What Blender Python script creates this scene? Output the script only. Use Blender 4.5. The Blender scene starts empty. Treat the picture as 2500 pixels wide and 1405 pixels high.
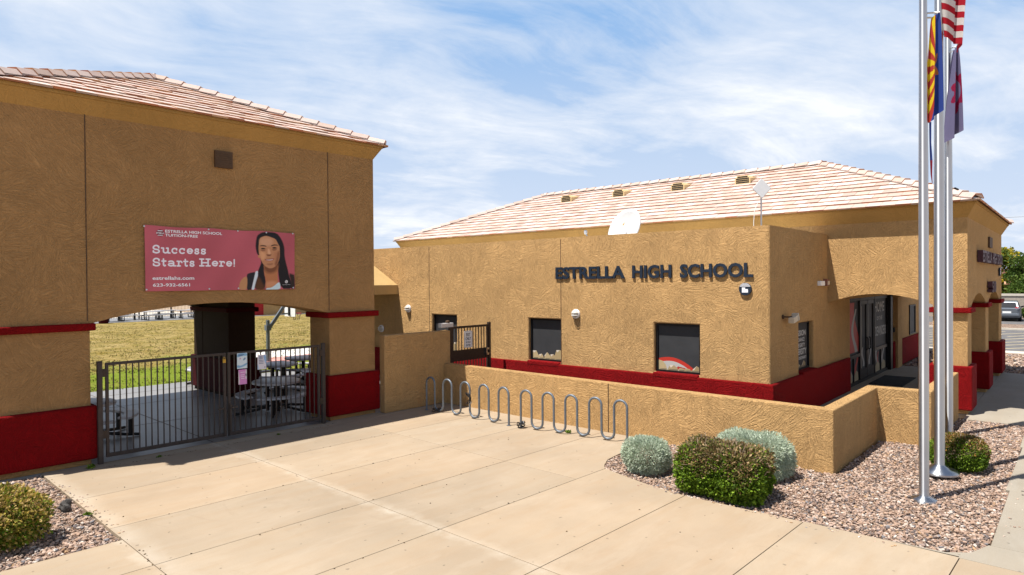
EXPOSURE = 0.78
SKY_STR = 0.06
SKY_TINT = (1.0, 1.0, 1.0)
CLOUD_ROT = 20
CLOUD_SC = (1.0, 1.0, 1.0)
CLOUD_OFF = (0, 0, 0)
CLOUD_RAMP = [(.49, 0.0), (.73, 1.0)]
SKY_RAMP = [(0.0, (2.5, 4.7, 8.2)), (.35, (5.2, 6.6, 8.8)), (.7, (7.4, 8.2, 9.5)), (1.0, (9.6, 9.9, 10.4))]
import bpy, bmesh, math, random
import numpy as np
from mathutils import Vector, Matrix

random.seed(7)
rng = np.random.default_rng(11)
R = math.radians
DB = -0.040446628            # the courtyard pavilion and plaza stand 2.3 degrees off the school building's axes
scene = bpy.context.scene
C = scene.collection
INFO = {}                    # object name -> (origin, frame)


def to_world(p, frame):
    if frame == 'A':
        return Vector(p)
    c, s = math.cos(DB), math.sin(DB)
    return Vector((c * p[0] - s * p[1], s * p[0] + c * p[1], p[2]))


def to_b(p):
    c, s = math.cos(DB), math.sin(DB)
    return Vector((c * p[0] + s * p[1], -s * p[0] + c * p[1], p[2]))


# ------------------------------------------------------------------ mesh builder
class MB:
    def __init__(self):
        self.v, self.f, self.c = [], [], []

    def add(self, vs, fs, col=None):
        n = len(self.v)
        self.v += [tuple(p) for p in vs]
        for f in fs:
            self.f.append(tuple(i + n for i in f))
            self.c.append(col)

    def poly(self, pts, col=None):
        self.add(pts, [tuple(range(len(pts)))], col)

    def box(self, x0, x1, y0, y1, z0, z1, col=None):
        x0, x1 = min(x0, x1), max(x0, x1)
        y0, y1 = min(y0, y1), max(y0, y1)
        z0, z1 = min(z0, z1), max(z0, z1)
        vs = [(x, y, z) for z in (z0, z1) for y in (y0, y1) for x in (x0, x1)]
        self.add(vs, [(0, 2, 3, 1), (4, 5, 7, 6), (0, 1, 5, 4), (2, 6, 7, 3), (0, 4, 6, 2), (1, 3, 7, 5)], col)

    def prism(self, pts, to3, a0, a1, col=None):
        """extrude the 2-D polygon pts from a0 to a1; to3(u, v, a) -> point"""
        n = len(pts)
        vs = [to3(u, v, a0) for u, v in pts] + [to3(u, v, a1) for u, v in pts]
        fs = [tuple(range(n)), tuple(range(2 * n - 1, n - 1, -1))]
        fs += [(i, n + i, n + (i + 1) % n, (i + 1) % n) for i in range(n)]
        self.add(vs, fs, col)

    def zprism(self, pts, z0, z1, col=None):
        self.prism(pts, lambda u, v, a: (u, v, a), z0, z1, col)

    def bar(self, p0, p1, w, h, up=(0, 0, 1), col=None):
        p0, p1 = Vector(p0), Vector(p1)
        d = (p1 - p0).normalized()
        upv = Vector(up)
        if abs(d.dot(upv)) > 0.98:
            upv = Vector((1, 0, 0))
        a = d.cross(upv).normalized() * (w / 2)
        b = a.cross(d).normalized() * (h / 2)
        vs = [p + q for p in (p0, p1) for q in (-a - b, a - b, a + b, -a + b)]
        self.add(vs, [(0, 3, 2, 1), (4, 5, 6, 7), (0, 1, 5, 4), (1, 2, 6, 5), (2, 3, 7, 6), (3, 0, 4, 7)], col)

    def tube(self, pts, r, n=8, caps=True, col=None):
        pts = [Vector(p) for p in pts]
        rs = r if isinstance(r, (list, tuple)) else [r] * len(pts)
        rings = []
        prev = None
        for i, p in enumerate(pts):
            if i == 0:
                d = pts[1] - pts[0]
            elif i == len(pts) - 1:
                d = pts[-1] - pts[-2]
            else:
                d = (pts[i + 1] - pts[i]).normalized() + (pts[i] - pts[i - 1]).normalized()
            d.normalize()
            if prev is None:
                a = d.cross(Vector((0, 0, 1)) if abs(d.z) < 0.9 else Vector((1, 0, 0))).normalized()
            else:
                a = (prev - d * prev.dot(d)).normalized()
            prev = a
            b = d.cross(a)
            rings.append([p + (a * math.cos(2 * math.pi * k / n) + b * math.sin(2 * math.pi * k / n)) * rs[i] for k in range(n)])
        vs = [q for ring in rings for q in ring]
        fs = []
        for i in range(len(rings) - 1):
            for k in range(n):
                fs.append((i * n + k, i * n + (k + 1) % n, (i + 1) * n + (k + 1) % n, (i + 1) * n + k))
        if caps:
            fs.append(tuple(range(n - 1, -1, -1)))
            m = (len(rings) - 1) * n
            fs.append(tuple(range(m, m + n)))
        self.add(vs, fs, col)

    def lathe(self, prof, c, n=20, axis='z', col=None):
        """prof: list of (radius, height) along the axis from point c"""
        def pt(r, h, k):
            a = 2 * math.pi * k / n
            u, w = r * math.cos(a), r * math.sin(a)
            if axis == 'z':
                return (c[0] + u, c[1] + w, c[2] + h)
            if axis == 'x':
                return (c[0] + h, c[1] + u, c[2] + w)
            return (c[0] + u, c[1] + h, c[2] + w)
        vs = [pt(r, h, k) for r, h in prof for k in range(n)]
        fs = []
        for i in range(len(prof) - 1):
            for k in range(n):
                fs.append((i * n + k, i * n + (k + 1) % n, (i + 1) * n + (k + 1) % n, (i + 1) * n + k))
        fs.append(tuple(range(n - 1, -1, -1)))
        m = (len(prof) - 1) * n
        fs.append(tuple(range(m, m + n)))
        self.add(vs, fs, col)


def finish_mesh(me, uv_off=(0, 0, 0)):
    n = len(me.polygons)
    nv = len(me.vertices)
    co = np.empty(nv * 3)
    me.vertices.foreach_get('co', co)
    co = co.reshape(-1, 3) + np.array(uv_off)
    nl = len(me.loops)
    li = np.empty(nl, dtype=np.int32)
    me.loops.foreach_get('vertex_index', li)
    no = np.empty(n * 3)
    me.polygons.foreach_get('normal', no)
    no = np.abs(no.reshape(-1, 3))
    tot = np.empty(n, dtype=np.int32)
    me.polygons.foreach_get('loop_total', tot)
    ln = np.repeat(no, tot, axis=0)
    p = co[li]
    uv = np.empty((nl, 2))
    up = ln[:, 2] > 0.75
    xx = (~up) & (ln[:, 0] > ln[:, 1])
    yy = (~up) & (~xx)
    uv[up] = p[up][:, [0, 1]]
    uv[xx] = p[xx][:, [1, 2]]
    uv[yy] = p[yy][:, [0, 2]]
    me.uv_layers.new(name='UVMap')
    me.uv_layers[0].data.foreach_set('uv', uv.ravel())


def obj(name, mb, mat, parent=None, origin=None, frame='A', bevel=0, smooth=0, weld=True, seg=2):
    """link the builder as ONE mesh object; its coordinates are in the frame's metres"""
    if parent is not None:
        org, frame = INFO[parent.name]
    else:
        org = origin if origin is not None else (0, 0, 0)
    me = bpy.data.meshes.new(name)
    vs = np.array(mb.v, dtype=float) - np.array(org)
    me.from_pydata(vs.tolist(), [], mb.f)
    if any(c is not None for c in mb.c):
        at = me.color_attributes.new('Col', 'FLOAT_COLOR', 'CORNER')
        arr = np.ones((len(me.loops), 4), dtype=np.float32)
        k = 0
        for f, c in zip(mb.f, mb.c):
            m = len(f)
            if c is not None:
                arr[k:k + m, :3] = c
            k += m
        at.data.foreach_set('color', arr.ravel())
    if weld:
        bm = bmesh.new()
        bm.from_mesh(me)
        bmesh.ops.remove_doubles(bm, verts=bm.verts, dist=2e-5)
        bmesh.ops.recalc_face_normals(bm, faces=bm.faces)
        bm.to_mesh(me)
        bm.free()
    me.update()
    finish_mesh(me, org)
    mats = mat if isinstance(mat, (list, tuple)) else [mat]
    for m in mats:
        me.materials.append(m)
    if smooth:
        me.polygons.foreach_set('use_smooth', [True] * len(me.polygons))
        me.set_sharp_from_angle(angle=R(smooth))
    o = bpy.data.objects.new(name, me)
    C.objects.link(o)
    INFO[o.name] = (org, frame)
    if parent is not None:
        o.parent = parent
    else:
        o.location = to_world(org, frame)
        o.rotation_euler = (0, 0, DB if frame == 'B' else 0)
    if bevel:
        b = o.modifiers.new('soft_edge', 'BEVEL')
        b.width = bevel
        b.segments = seg
        b.limit_method = 'ANGLE'
        b.angle_limit = R(40)
    return o


def np_obj(name, V, F, cols, mat, parent=None, origin=(0, 0, 0), frame='A', smooth=False):
    """big scattered meshes straight from numpy arrays: V (n,3), F (m,k), cols (m,3)"""
    if parent is not None:
        origin, frame = INFO[parent.name]
    me = bpy.data.meshes.new(name)
    m, k = F.shape
    me.vertices.add(len(V))
    me.vertices.foreach_set('co', (V - np.array(origin)).astype(np.float32).ravel())
    me.loops.add(m * k)
    me.loops.foreach_set('vertex_index', F.astype(np.int32).ravel())
    me.polygons.add(m)
    me.polygons.foreach_set('loop_start', np.arange(0, m * k, k, dtype=np.int32))
    me.update(calc_edges=True)
    if cols is not None:
        at = me.color_attributes.new('Col', 'FLOAT_COLOR', 'CORNER')
        arr = np.ones((m, k, 4), dtype=np.float32)
        arr[:, :, :3] = cols[:, None, :] if cols.ndim == 2 else cols
        at.data.foreach_set('color', arr.ravel())
    me.polygons.foreach_set('use_smooth', [smooth] * m)
    me.materials.append(mat)
    me.validate()
    o = bpy.data.objects.new(name, me)
    C.objects.link(o)
    INFO[o.name] = (tuple(origin), frame)
    if parent is not None:
        o.parent = parent
    else:
        o.location = to_world(origin, frame)
        o.rotation_euler = (0, 0, DB if frame == 'B' else 0)
    return o


def thing(name, label, cat, origin=(0, 0, 0), frame='A', group=None):
    o = bpy.data.objects.new(name, None)
    o.empty_display_size = 0.2
    C.objects.link(o)
    o.location = to_world(origin, frame)
    o.rotation_euler = (0, 0, DB if frame == 'B' else 0)
    INFO[o.name] = (tuple(origin), frame)
    tag(o, label, cat, group)
    return o


def tag(o, label=None, cat=None, group=None, kind=None):
    if label:
        o['label'] = label
    if cat:
        o['category'] = cat
    if group:
        o['group'] = group
    if kind:
        o['kind'] = kind
    return o


def kids(o):
    return [c for c in bpy.data.objects if c.parent == o]


def copy_tree(o, parent=None):
    c = o.copy()
    C.objects.link(c)
    c.parent = parent
    INFO[c.name] = INFO[o.name]
    for ch in kids(o):
        copy_tree(ch, c)
    return c


# ------------------------------------------------------------------ lettering
def text_geo(s, bold=0.0):
    """outline and faces of a word in the built-in typeface, in its own units"""
    cu = bpy.data.curves.new('t', 'FONT')
    cu.body = s
    cu.offset = bold
    cu.resolution_u = 3
    cu.fill_mode = 'FRONT'
    o = bpy.data.objects.new('t', cu)
    C.objects.link(o)
    dg = bpy.context.evaluated_depsgraph_get()
    me = o.evaluated_get(dg).to_mesh()
    vs = np.array([v.co[:] for v in me.vertices])
    fs = [tuple(p.vertices) for p in me.polygons]
    o.evaluated_get(dg).to_mesh_clear()
    bpy.data.objects.remove(o)
    bpy.data.curves.remove(cu)
    return vs, fs


def text_into(mb, s, to3, u0, u1, v0, v1, depth=0.0, bold=0.0, col=None):
    """fit the word into the rectangle; to3(u, v, d) -> point; depth > 0 makes solid letters (front at d=depth)"""
    vs, fs = text_geo(s, bold)
    lo, hi = vs.min(0), vs.max(0)
    U = u0 + (vs[:, 0] - lo[0]) / (hi[0] - lo[0]) * (u1 - u0)
    V = v0 + (vs[:, 1] - lo[1]) / (hi[1] - lo[1]) * (v1 - v0)
    n = len(vs)
    pts = [to3(a, b, depth) for a, b in zip(U, V)]
    if depth == 0:
        mb.add(pts, fs, col)
        return
    # weld by position so that shared borders are found
    key = {}
    idx = []
    for i in range(n):
        k = (round(U[i], 5), round(V[i], 5))
        idx.append(key.setdefault(k, i))
    edges = {}
    fs2 = []
    for f in fs:
        g = [idx[i] for i in f]
        g = [g[i] for i in range(len(g)) if g[i] != g[i - 1]]
        if len(g) < 3:
            continue
        fs2.append(tuple(g))
        for i in range(len(g)):
            e = (g[i], g[(i + 1) % len(g)])
            edges[e] = edges.get(e, 0) + 1
    back = [to3(a, b, 0) for a, b in zip(U, V)]
    sides = [(a, b, b + n, a + n) for (a, b) in edges if (b, a) not in edges]
    mb.add(pts + back, fs2 + [tuple(i + n for i in reversed(f)) for f in fs2] + sides, col)


# ------------------------------------------------------------------ materials
class NT:
    def __init__(self, name):
        self.m = bpy.data.materials.new(name)
        self.m.use_nodes = True
        self.t = self.m.node_tree
        self.b = self.t.nodes['Principled BSDF']
        self.b.inputs['Roughness'].default_value = 0.85
        self.b.inputs['Specular IOR Level'].default_value = 0.25

    def n(self, kind, **kw):
        nd = self.t.nodes.new(kind)
        for k, v in kw.items():
            setattr(nd, k, v)
        return nd

    def link(self, a, b):
        self.t.links.new(a, b)

    def setv(self, node, name, val):
        if hasattr(val, 'links') or isinstance(val, bpy.types.NodeSocket):
            self.link(val, node.inputs[name])
        else:
            node.inputs[name].default_value = val

    def uv(self):
        return self.n('ShaderNodeUVMap').outputs[0]

    def objco(self):
        return self.n('ShaderNodeTexCoord').outputs['Object']

    def noise(self, vec, scale, detail=4, rough=0.55, dist=0.0, out='Fac'):
        nd = self.n('ShaderNodeTexNoise')
        self.link(vec, nd.inputs['Vector'])
        nd.inputs['Scale'].default_value = scale
        nd.inputs['Detail'].default_value = detail
        nd.inputs['Roughness'].default_value = rough
        nd.inputs['Distortion'].default_value = dist
        return nd.outputs[out]

    def vmul(self, vec, xyz):
        nd = self.n('ShaderNodeVectorMath', operation='MULTIPLY')
        self.link(vec, nd.inputs[0])
        nd.inputs[1].default_value = xyz
        return nd.outputs[0]

    def vadd(self, a, b):
        nd = self.n('ShaderNodeVectorMath', operation='ADD')
        self.link(a, nd.inputs[0])
        self.link(b, nd.inputs[1])
        return nd.outputs[0]

    def math(self, op, a, b=0.0, clamp=False):
        nd = self.n('ShaderNodeMath', operation=op)
        nd.use_clamp = clamp
        for i, x in enumerate((a, b)):
            if isinstance(x, bpy.types.NodeSocket):
                self.link(x, nd.inputs[i])
            else:
                nd.inputs[i].default_value = x
        return nd.outputs[0]

    def ramp(self, fac, stops, interp='LINEAR'):
        nd = self.n('ShaderNodeValToRGB')
        cr = nd.color_ramp
        cr.interpolation = interp
        while len(cr.elements) < len(stops):
            cr.elements.new(0.5)
        for e, (p, c) in zip(cr.elements, stops):
            e.position = p
            e.color = (*c, 1) if not isinstance(c, (int, float)) else (c, c, c, 1)
        self.link(fac, nd.inputs[0])
        return nd.outputs[0]

    def mix(self, fac, a, b, mode='MIX'):
        nd = self.n('ShaderNodeMix', data_type='RGBA', blend_type=mode)
        for s, x in ((0, fac), (6, a), (7, b)):
            if isinstance(x, bpy.types.NodeSocket):
                self.link(x, nd.inputs[s])
            elif s == 0:
                nd.inputs[0].default_value = x
            else:
                nd.inputs[s].default_value = (*x, 1) if len(x) == 3 else x
        return nd.outputs[2]

    def col(self, x):
        if isinstance(x, bpy.types.NodeSocket):
            self.link(x, self.b.inputs['Base Color'])
        else:
            self.b.inputs['Base Color'].default_value = (*x, 1)

    def bump(self, h, strength=0.5, dist=0.01):
        nd = self.n('ShaderNodeBump')
        nd.inputs['Strength'].default_value = strength
        nd.inputs['Distance'].default_value = dist
        self.link(h, nd.inputs['Height'])
        self.link(nd.outputs[0], self.b.inputs['Normal'])


def plain(name, c, rough=0.6, metal=0.0, var=0.12, scale=8, spec=0.3, bump=0.0):
    t = NT(name)
    f = t.noise(t.objco(), scale, 4)
    t.col(t.mix(t.ramp(f, [(0.3, 0.0), (0.7, 1.0)]), tuple(x * (1 - var) for x in c), tuple(min(1, x * (1 + var)) for x in c)))
    t.b.inputs['Roughness'].default_value = rough
    t.b.inputs['Metallic'].default_value = metal
    t.b.inputs['Specular IOR Level'].default_value = spec
    if bump:
        t.bump(t.noise(t.objco(), scale * 6, 3), bump, 0.01)
    return t.m


def stucco(name, c, strength=1.0, cell=1.7, light=0.12, streak=0.38):
    """hand-trowelled skip stucco: short ridges that change direction from stroke to stroke"""
    t = NT(name)
    uv = t.uv()
    warp = t.noise(uv, 2.2, 3, 0.6, out='Color')
    uvw = t.vadd(uv, t.vmul(warp, (0.16, 0.16, 0)))

    def strokes(sc, stretch, freq):
        vo = t.n('ShaderNodeTexVoronoi', voronoi_dimensions='2D')
        vo.inputs['Scale'].default_value = sc
        t.link(uvw, vo.inputs['Vector'])
        sep = t.n('ShaderNodeSeparateColor')
        t.link(vo.outputs['Color'], sep.inputs[0])
        ang = t.math('MULTIPLY', sep.outputs[0], 6.283)
        ro = t.n('ShaderNodeVectorRotate', rotation_type='Z_AXIS')
        t.link(uvw, ro.inputs['Vector'])
        t.link(ang, ro.inputs['Angle'])
        return t.noise(t.vmul(ro.outputs[0], (freq / stretch, freq, 1)), 1.0, 3, 0.6, 0.6)
    s1 = strokes(cell * 1.7, 9.0, 40)
    s2 = strokes(cell * 3.3, 6.0, 62)
    fine = t.noise(uv, 34, 4, 0.7)
    grit = t.noise(uv, 110, 2, 0.6)
    r1 = t.ramp(s1, [(0.38, 0.0), (0.62, 1.0)])
    r2 = t.ramp(s2, [(0.36, 0.0), (0.64, 1.0)])
    h = t.math('ADD', t.math('MULTIPLY', r1, 0.42), t.math('ADD', t.math('MULTIPLY', r2, 0.30), t.math('ADD', t.math('MULTIPLY', fine, 0.60), t.math('MULTIPLY', grit, 0.16))))
    t.bump(h, strength, 0.044)
    big = t.noise(uv, 0.55, 4, 0.6)
    mid = t.noise(uvw, 5.0, 5, 0.7)
    base = t.mix(t.ramp(big, [(0.3, 0.0), (0.72, 1.0)]), tuple(x * 0.86 for x in c), tuple(x * 1.1 for x in c))
    base = t.mix(t.math('MULTIPLY', t.ramp(mid, [(0.35, 1.0), (0.62, 0.0)]), 0.20), base, tuple(x * 0.72 for x in c))
    lt = t.ramp(s1, [(0.57, 0.0), (0.68, 1.0)])
    base = t.mix(t.math('MULTIPLY', lt, light), base, tuple(min(1, x * 1.45) for x in c))
    st = t.noise(t.vmul(uv, (7.0, 0.35, 1)), 1.0, 4, 0.7)
    base = t.mix(t.math('MULTIPLY', t.ramp(st, [(0.52, 0.0), (0.75, 1.0)]), streak), base, tuple(x * 0.62 for x in c))
    base = t.mix(t.math('MULTIPLY', t.ramp(h, [(0.50, 1.0), (0.72, 0.0)]), 0.34), base, tuple(x * 0.62 for x in c))
    t.col(base)
    t.b.inputs['Roughness'].default_value = 0.92
    t.b.inputs['Specular IOR Level'].default_value = 0.15
    return t.m


def attr_mat(name, rough=0.8, spec=0.25, var=0.15, scale=30, bump=0.0, gain=1.0, transl=0.0, metal=0.0):
    t = NT(name)
    a = t.n('ShaderNodeAttribute', attribute_name='Col').outputs['Color']
    f = t.noise(t.objco(), scale, 3)
    m = t.ramp(f, [(0.3, 1 - var), (0.7, min(1.0, 1 + var))])
    c = t.mix(1.0, a, m, 'MULTIPLY')
    t.col(c)
    t.b.inputs['Roughness'].default_value = rough
    t.b.inputs['Metallic'].default_value = metal
    t.b.inputs['Specular IOR Level'].default_value = spec
    if bump:
        t.bump(f, bump, 0.01)
    if transl:
        tr = t.n('ShaderNodeBsdfTranslucent')
        t.link(c, tr.inputs[0])
        mx = t.n('ShaderNodeMixShader')
        mx.inputs[0].default_value = transl
        out = t.t.nodes['Material Output']
        t.link(t.b.outputs[0], mx.inputs[1])
        t.link(tr.outputs[0], mx.inputs[2])
        t.link(mx.outputs[0], out.inputs['Surface'])
    return t.m


TAN = (0.61, 0.372, 0.160)
M = {}
M['stucco'] = stucco('tan_stucco', TAN, 1.0)
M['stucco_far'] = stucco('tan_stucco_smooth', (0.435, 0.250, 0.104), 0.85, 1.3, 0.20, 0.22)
M['trim'] = stucco('tan_trim_stucco', (0.40, 0.235, 0.075), 0.4, 2.2, 0.1, 0.25)
M['red'] = stucco('red_painted_stucco', (0.24, 0.0025, 0.004), 0.9, 2.0, 0.16, 0.3)
M['stucco_painted_shade'] = stucco('stucco_with_painted_shade', (0.032, 0.018, 0.010), 0.5, 1.6, .1, .1)  # tan stucco with the pavilion's inner shade put into its colour
M['red_shade_and_bin'] = stucco('painted_shade_and_bin_red', (0.045, 0.003, 0.004), 0.5, 1.6, .1, .1)  # plinth red with the pavilion's shade put in; also the bin's own red
M['redpaint'] = plain('red_paint', (0.36, 0.006, 0.010), 0.5, var=0.15)


def concrete(name, c, gain=0.0, stain=0.35, attr=True, bands=()):
    t = NT(name)
    uv = t.uv()
    a = t.noise(uv, 0.45, 5, 0.6)
    b = t.noise(t.vmul(uv, (1.0, 5.0, 1)), 0.9, 5, 0.65)
    f = t.noise(uv, 55, 4, 0.7)
    col = t.mix(t.ramp(a, [(0.3, 0.0), (0.7, 1.0)]), tuple(x * 0.86 for x in c), tuple(x * 1.1 for x in c))
    col = t.mix(t.math('MULTIPLY', t.ramp(b, [(0.45, 0.0), (0.75, 1.0)]), stain), col, (c[0] * 0.92, c[1] * 0.78, c[2] * 0.62))
    col = t.mix(t.math('MULTIPLY', t.ramp(f, [(0.35, 1.0), (0.5, 0.0)]), 0.10), col, tuple(x * 0.5 for x in c))
    pale = t.noise(t.vmul(uv, (.8, 2.4, 1)), 0.7, 5, 0.7, .6)
    col = t.mix(t.math('MULTIPLY', t.ramp(pale, [(0.50, 0.0), (0.70, 1.0)]), 0.34), col, (c[0] * 1.22, c[1] * 1.28, c[2] * 1.38))
    if bands:
        sx = t.n('ShaderNodeSeparateXYZ')
        t.link(uv, sx.inputs[0])
        xw = t.math('ADD', sx.outputs[0], t.math('MULTIPLY', t.math('SUBTRACT', t.noise(uv, 2.2, 5, .7), .5), .55))
        acc = None
        for bx, wd in bands:
            m = t.math('SUBTRACT', 1.0, t.math('DIVIDE', t.math('ABSOLUTE', t.math('SUBTRACT', xw, bx)), wd), True)
            acc = m if acc is None else t.math('MAXIMUM', acc, m)
        acc = t.math('MULTIPLY', acc, t.ramp(t.noise(uv, 1.1, 4, .6), [(.35, .15), (.65, 1.0)]))
        col = t.mix(t.math('MULTIPLY', acc, .75), col, (c[0] * 1.30, c[1] * 1.42, c[2] * 1.60))
    smudge = t.noise(t.vmul(uv, (1.4, .55, 1)), 1.3, 6, .75, 1.2)
    col = t.mix(t.math('MULTIPLY', t.ramp(smudge, [(0.60, 0.0), (0.72, 1.0)]), 0.22), col, (c[0] * .62, c[1] * .58, c[2] * .55))
    # small spots of gum and grit
    vo = t.n('ShaderNodeTexVoronoi', voronoi_dimensions='2D')
    vo.inputs['Scale'].default_value = 1.6
    t.link(t.vadd(uv, t.vmul(t.noise(uv, 6, 2, out='Color'), (0.12, 0.12, 0))), vo.inputs['Vector'])
    col = t.mix(t.math('MULTIPLY', t.ramp(vo.outputs['Distance'], [(0.018, 1.0), (0.03, 0.0)]), 0.55), col, tuple(x * 0.35 for x in c))
    if attr:
        at = t.n('ShaderNodeAttribute', attribute_name='Col').outputs['Color']
        col = t.mix(1.0, col, at, 'MULTIPLY')
    t.col(col)
    t.b.inputs['Roughness'].default_value = 0.88
    t.bump(f, 0.18, 0.004)
    return t.m


M['plaza'] = concrete('tan_concrete', (0.325, 0.252, 0.176), bands=((2.75, .22), (5.56, .16)))
M['walk'] = concrete('grey_tan_concrete', (0.28, 0.245, 0.195), stain=0.2)
M['patio'] = concrete('grey_concrete', (0.20, 0.195, 0.19), stain=0.2, attr=False)
M['patio'].node_tree.nodes['Principled BSDF'].inputs['Roughness'].default_value = 0.42
M['patio'].node_tree.nodes['Principled BSDF'].inputs['Specular IOR Level'].default_value = 0.42
M['joint'] = plain('joint_dirt', (0.085, 0.055, 0.035), 0.95, var=0.4, scale=20)
M['tile'] = attr_mat('concrete_roof_tile', 0.8, 0.2, 0.12, 14, 0.15)
M['felt'] = plain('roof_felt', (0.06, 0.03, 0.02), 0.9)
M['leaf'] = attr_mat('leaf', 0.65, 0.2, 0.1, 9, transl=0.25)
M['stone'] = attr_mat('gravel_stone', 0.9, 0.15, 0.25, 45, 0.3)
M['bark'] = plain('bark', (0.10, 0.07, 0.045), 0.95, var=0.3, scale=25, bump=0.5)
M['print'] = attr_mat('printed_vinyl', 0.55, 0.25, 0.04, 60)
M['cloth'] = attr_mat('flag_cloth', 0.8, 0.15, 0.06, 40, transl=0.35)
M['brown'] = plain('brown_painted_steel', (0.042, 0.031, 0.027), 0.5, var=0.2, scale=14)
M['brown2'] = plain('dark_brown_steel', (0.035, 0.022, 0.015), 0.5, var=0.2, scale=14)
M['black'] = plain('black_steel', (0.012, 0.012, 0.013), 0.5, var=0.2)
M['navy'] = plain('navy_letter_paint', (0.012, 0.022, 0.040), 0.45, var=0.12)
M['plum'] = plain('plum_letter_paint', (0.055, 0.020, 0.030), 0.5, var=0.2)
M['white'] = plain('white_paint', (0.78, 0.78, 0.77), 0.5, var=0.04)
M['whiteink'] = plain('white_ink', (0.80, 0.81, 0.87), 0.6, var=0.02)
M['greytext'] = plain('grey_vinyl', (0.42, 0.42, 0.41), 0.6, var=0.05)
M['galv'] = plain('galvanised_steel', (0.15, 0.17, 0.195), 0.5, 0.45, var=0.3, scale=60)
M['alu'] = plain('brushed_aluminium', (0.52, 0.54, 0.57), 0.40, 1.0, var=0.05, scale=2)
_b = M['alu'].node_tree.nodes['Principled BSDF']
_tg = M['alu'].node_tree.nodes.new('ShaderNodeTangent')
_tg.direction_type, _tg.axis = 'RADIAL', 'Z'
_b.inputs['Anisotropic'].default_value = .9
_b.inputs['Anisotropic Rotation'].default_value = .25
M['alu'].node_tree.links.new(_tg.outputs[0], _b.inputs['Tangent'])
M['silver'] = plain('silver_box_paint', (0.55, 0.56, 0.58), 0.4, 0.4, var=0.05)
M['screen'] = plain('window_sunscreen', (0.036, 0.037, 0.040), 0.6, var=0.12, scale=3)
M['frame'] = plain('dark_window_frame', (0.006, 0.006, 0.007), 0.45, var=0.1)
M['louver'] = plain('brown_louver', (0.075, 0.042, 0.022), 0.7, var=0.15)
M['lampglass'] = plain('frosted_lamp_glass', (0.50, 0.46, 0.38), 0.3, var=0.05, spec=0.5)
M['beigebox'] = plain('beige_plastic', (0.58, 0.50, 0.38), 0.5, var=0.05)
M['awning'] = plain('tan_awning_fabric', (0.46, 0.31, 0.13), 0.85, var=0.06, scale=4)
M['rock'] = plain('dark_rock', (0.07, 0.065, 0.06), 0.95, var=0.5, scale=18, bump=0.6)
M['tablegrey'] = plain('grey_table_coating', (0.42, 0.42, 0.44), 0.45, var=0.06, spec=0.5)
M['cable'] = plain('black_cable', (0.018, 0.015, 0.014), 0.5)
M['mat'] = plain('black_rubber_mat', (0.012, 0.013, 0.014), 0.9, var=0.3, scale=20, bump=0.4)
M['asphalt'] = plain('grey_asphalt', (0.115, 0.11, 0.11), 0.95, var=0.25, scale=2.5)
M['roadpaint'] = plain('yellow_road_paint', (0.46, 0.38, 0.24), 0.8, var=0.15)
M['kerb'] = plain('kerb_concrete', (0.50, 0.45, 0.38), 0.9, var=0.1)
M['blockwall'] = stucco('grey_block_wall', (0.36, 0.31, 0.26), 0.3, 1.0, 0.2, 0.5)
M['housewall'] = plain('house_stucco', (0.30, 0.20, 0.14), 0.9, var=0.1)
M['housetile'] = plain('orange_roof_tile', (0.50, 0.27, 0.17), 0.9, var=0.2, scale=3)
M['shade'] = plain('dark_window_glass', (0.01, 0.01, 0.012), 0.2, spec=0.6)
M['carpaint'] = plain('silver_car_paint', (0.17, 0.19, 0.22), 0.28, 0.6, var=0.03, spec=0.5)
M['carred'] = plain('red_car_paint', (0.45, 0.012, 0.015), 0.3, 0.1, var=0.03, spec=0.5)
M['tail'] = plain('red_lamp_lens', (0.40, 0.01, 0.02), 0.25, spec=0.5)
M['rubber'] = plain('tyre_rubber', (0.015, 0.015, 0.016), 0.85)
M['decal'] = attr_mat('window_film_print', 0.5, 0.3, 0.04, 20)
M['gold'] = plain('brass_padlock', (0.45, 0.28, 0.05), 0.35, 0.8)
M['courtred'] = concrete('red_court_paint', (0.55, 0.26, 0.23), attr=False)
M['courtwhite'] = concrete('pale_court_concrete', (0.60, 0.58, 0.54), attr=False)


def grass_mat():
    t = NT('dry_lawn')
    uv = t.uv()
    a = t.noise(uv, 0.16, 5, 0.6, 0.5)
    b = t.noise(uv, 0.7, 6, 0.75)
    f = t.noise(uv, 7, 5, 0.8)
    g2 = t.noise(uv, 2.4, 5, 0.75, .4)
    sep = t.n('ShaderNodeSeparateXYZ')
    t.link(uv, sep.inputs[0])
    near = t.math('SUBTRACT', 1.0, t.math('MULTIPLY', t.math('SUBTRACT', sep.outputs[1], 22.0), 0.075), True)
    g = t.math('ADD', t.math('MULTIPLY', near, 0.29), t.math('ADD', t.math('MULTIPLY', a, 0.55), t.math('MULTIPLY', b, 0.35)))
    dry = t.mix(t.ramp(b, [(0.38, 0.0), (0.62, 1.0)]), (0.215, 0.15, 0.035), (0.37, 0.27, 0.12))
    dry = t.mix(t.math('MULTIPLY', t.ramp(g2, [(0.42, 1.0), (0.56, 0.0)]), 0.65), dry, (0.15, 0.13, 0.035))
    green = t.mix(t.ramp(f, [(.3, 0.0), (.7, 1.0)]), (0.07, 0.115, 0.008), (0.22, 0.27, 0.03))
    col = t.mix(t.ramp(g, [(0.54, 0.0), (0.66, 1.0)]), dry, green)
    col = t.mix(t.math('MULTIPLY', t.ramp(f, [(0.40, 1.0), (0.52, 0.0)]), 0.45), col, (0.07, 0.065, 0.02))
    t.col(col)
    t.b.inputs['Roughness'].default_value = 1.0
    t.b.inputs['Specular IOR Level'].default_value = 0.05
    t.bump(f, 0.8, 0.08)
    return t.m


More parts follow.
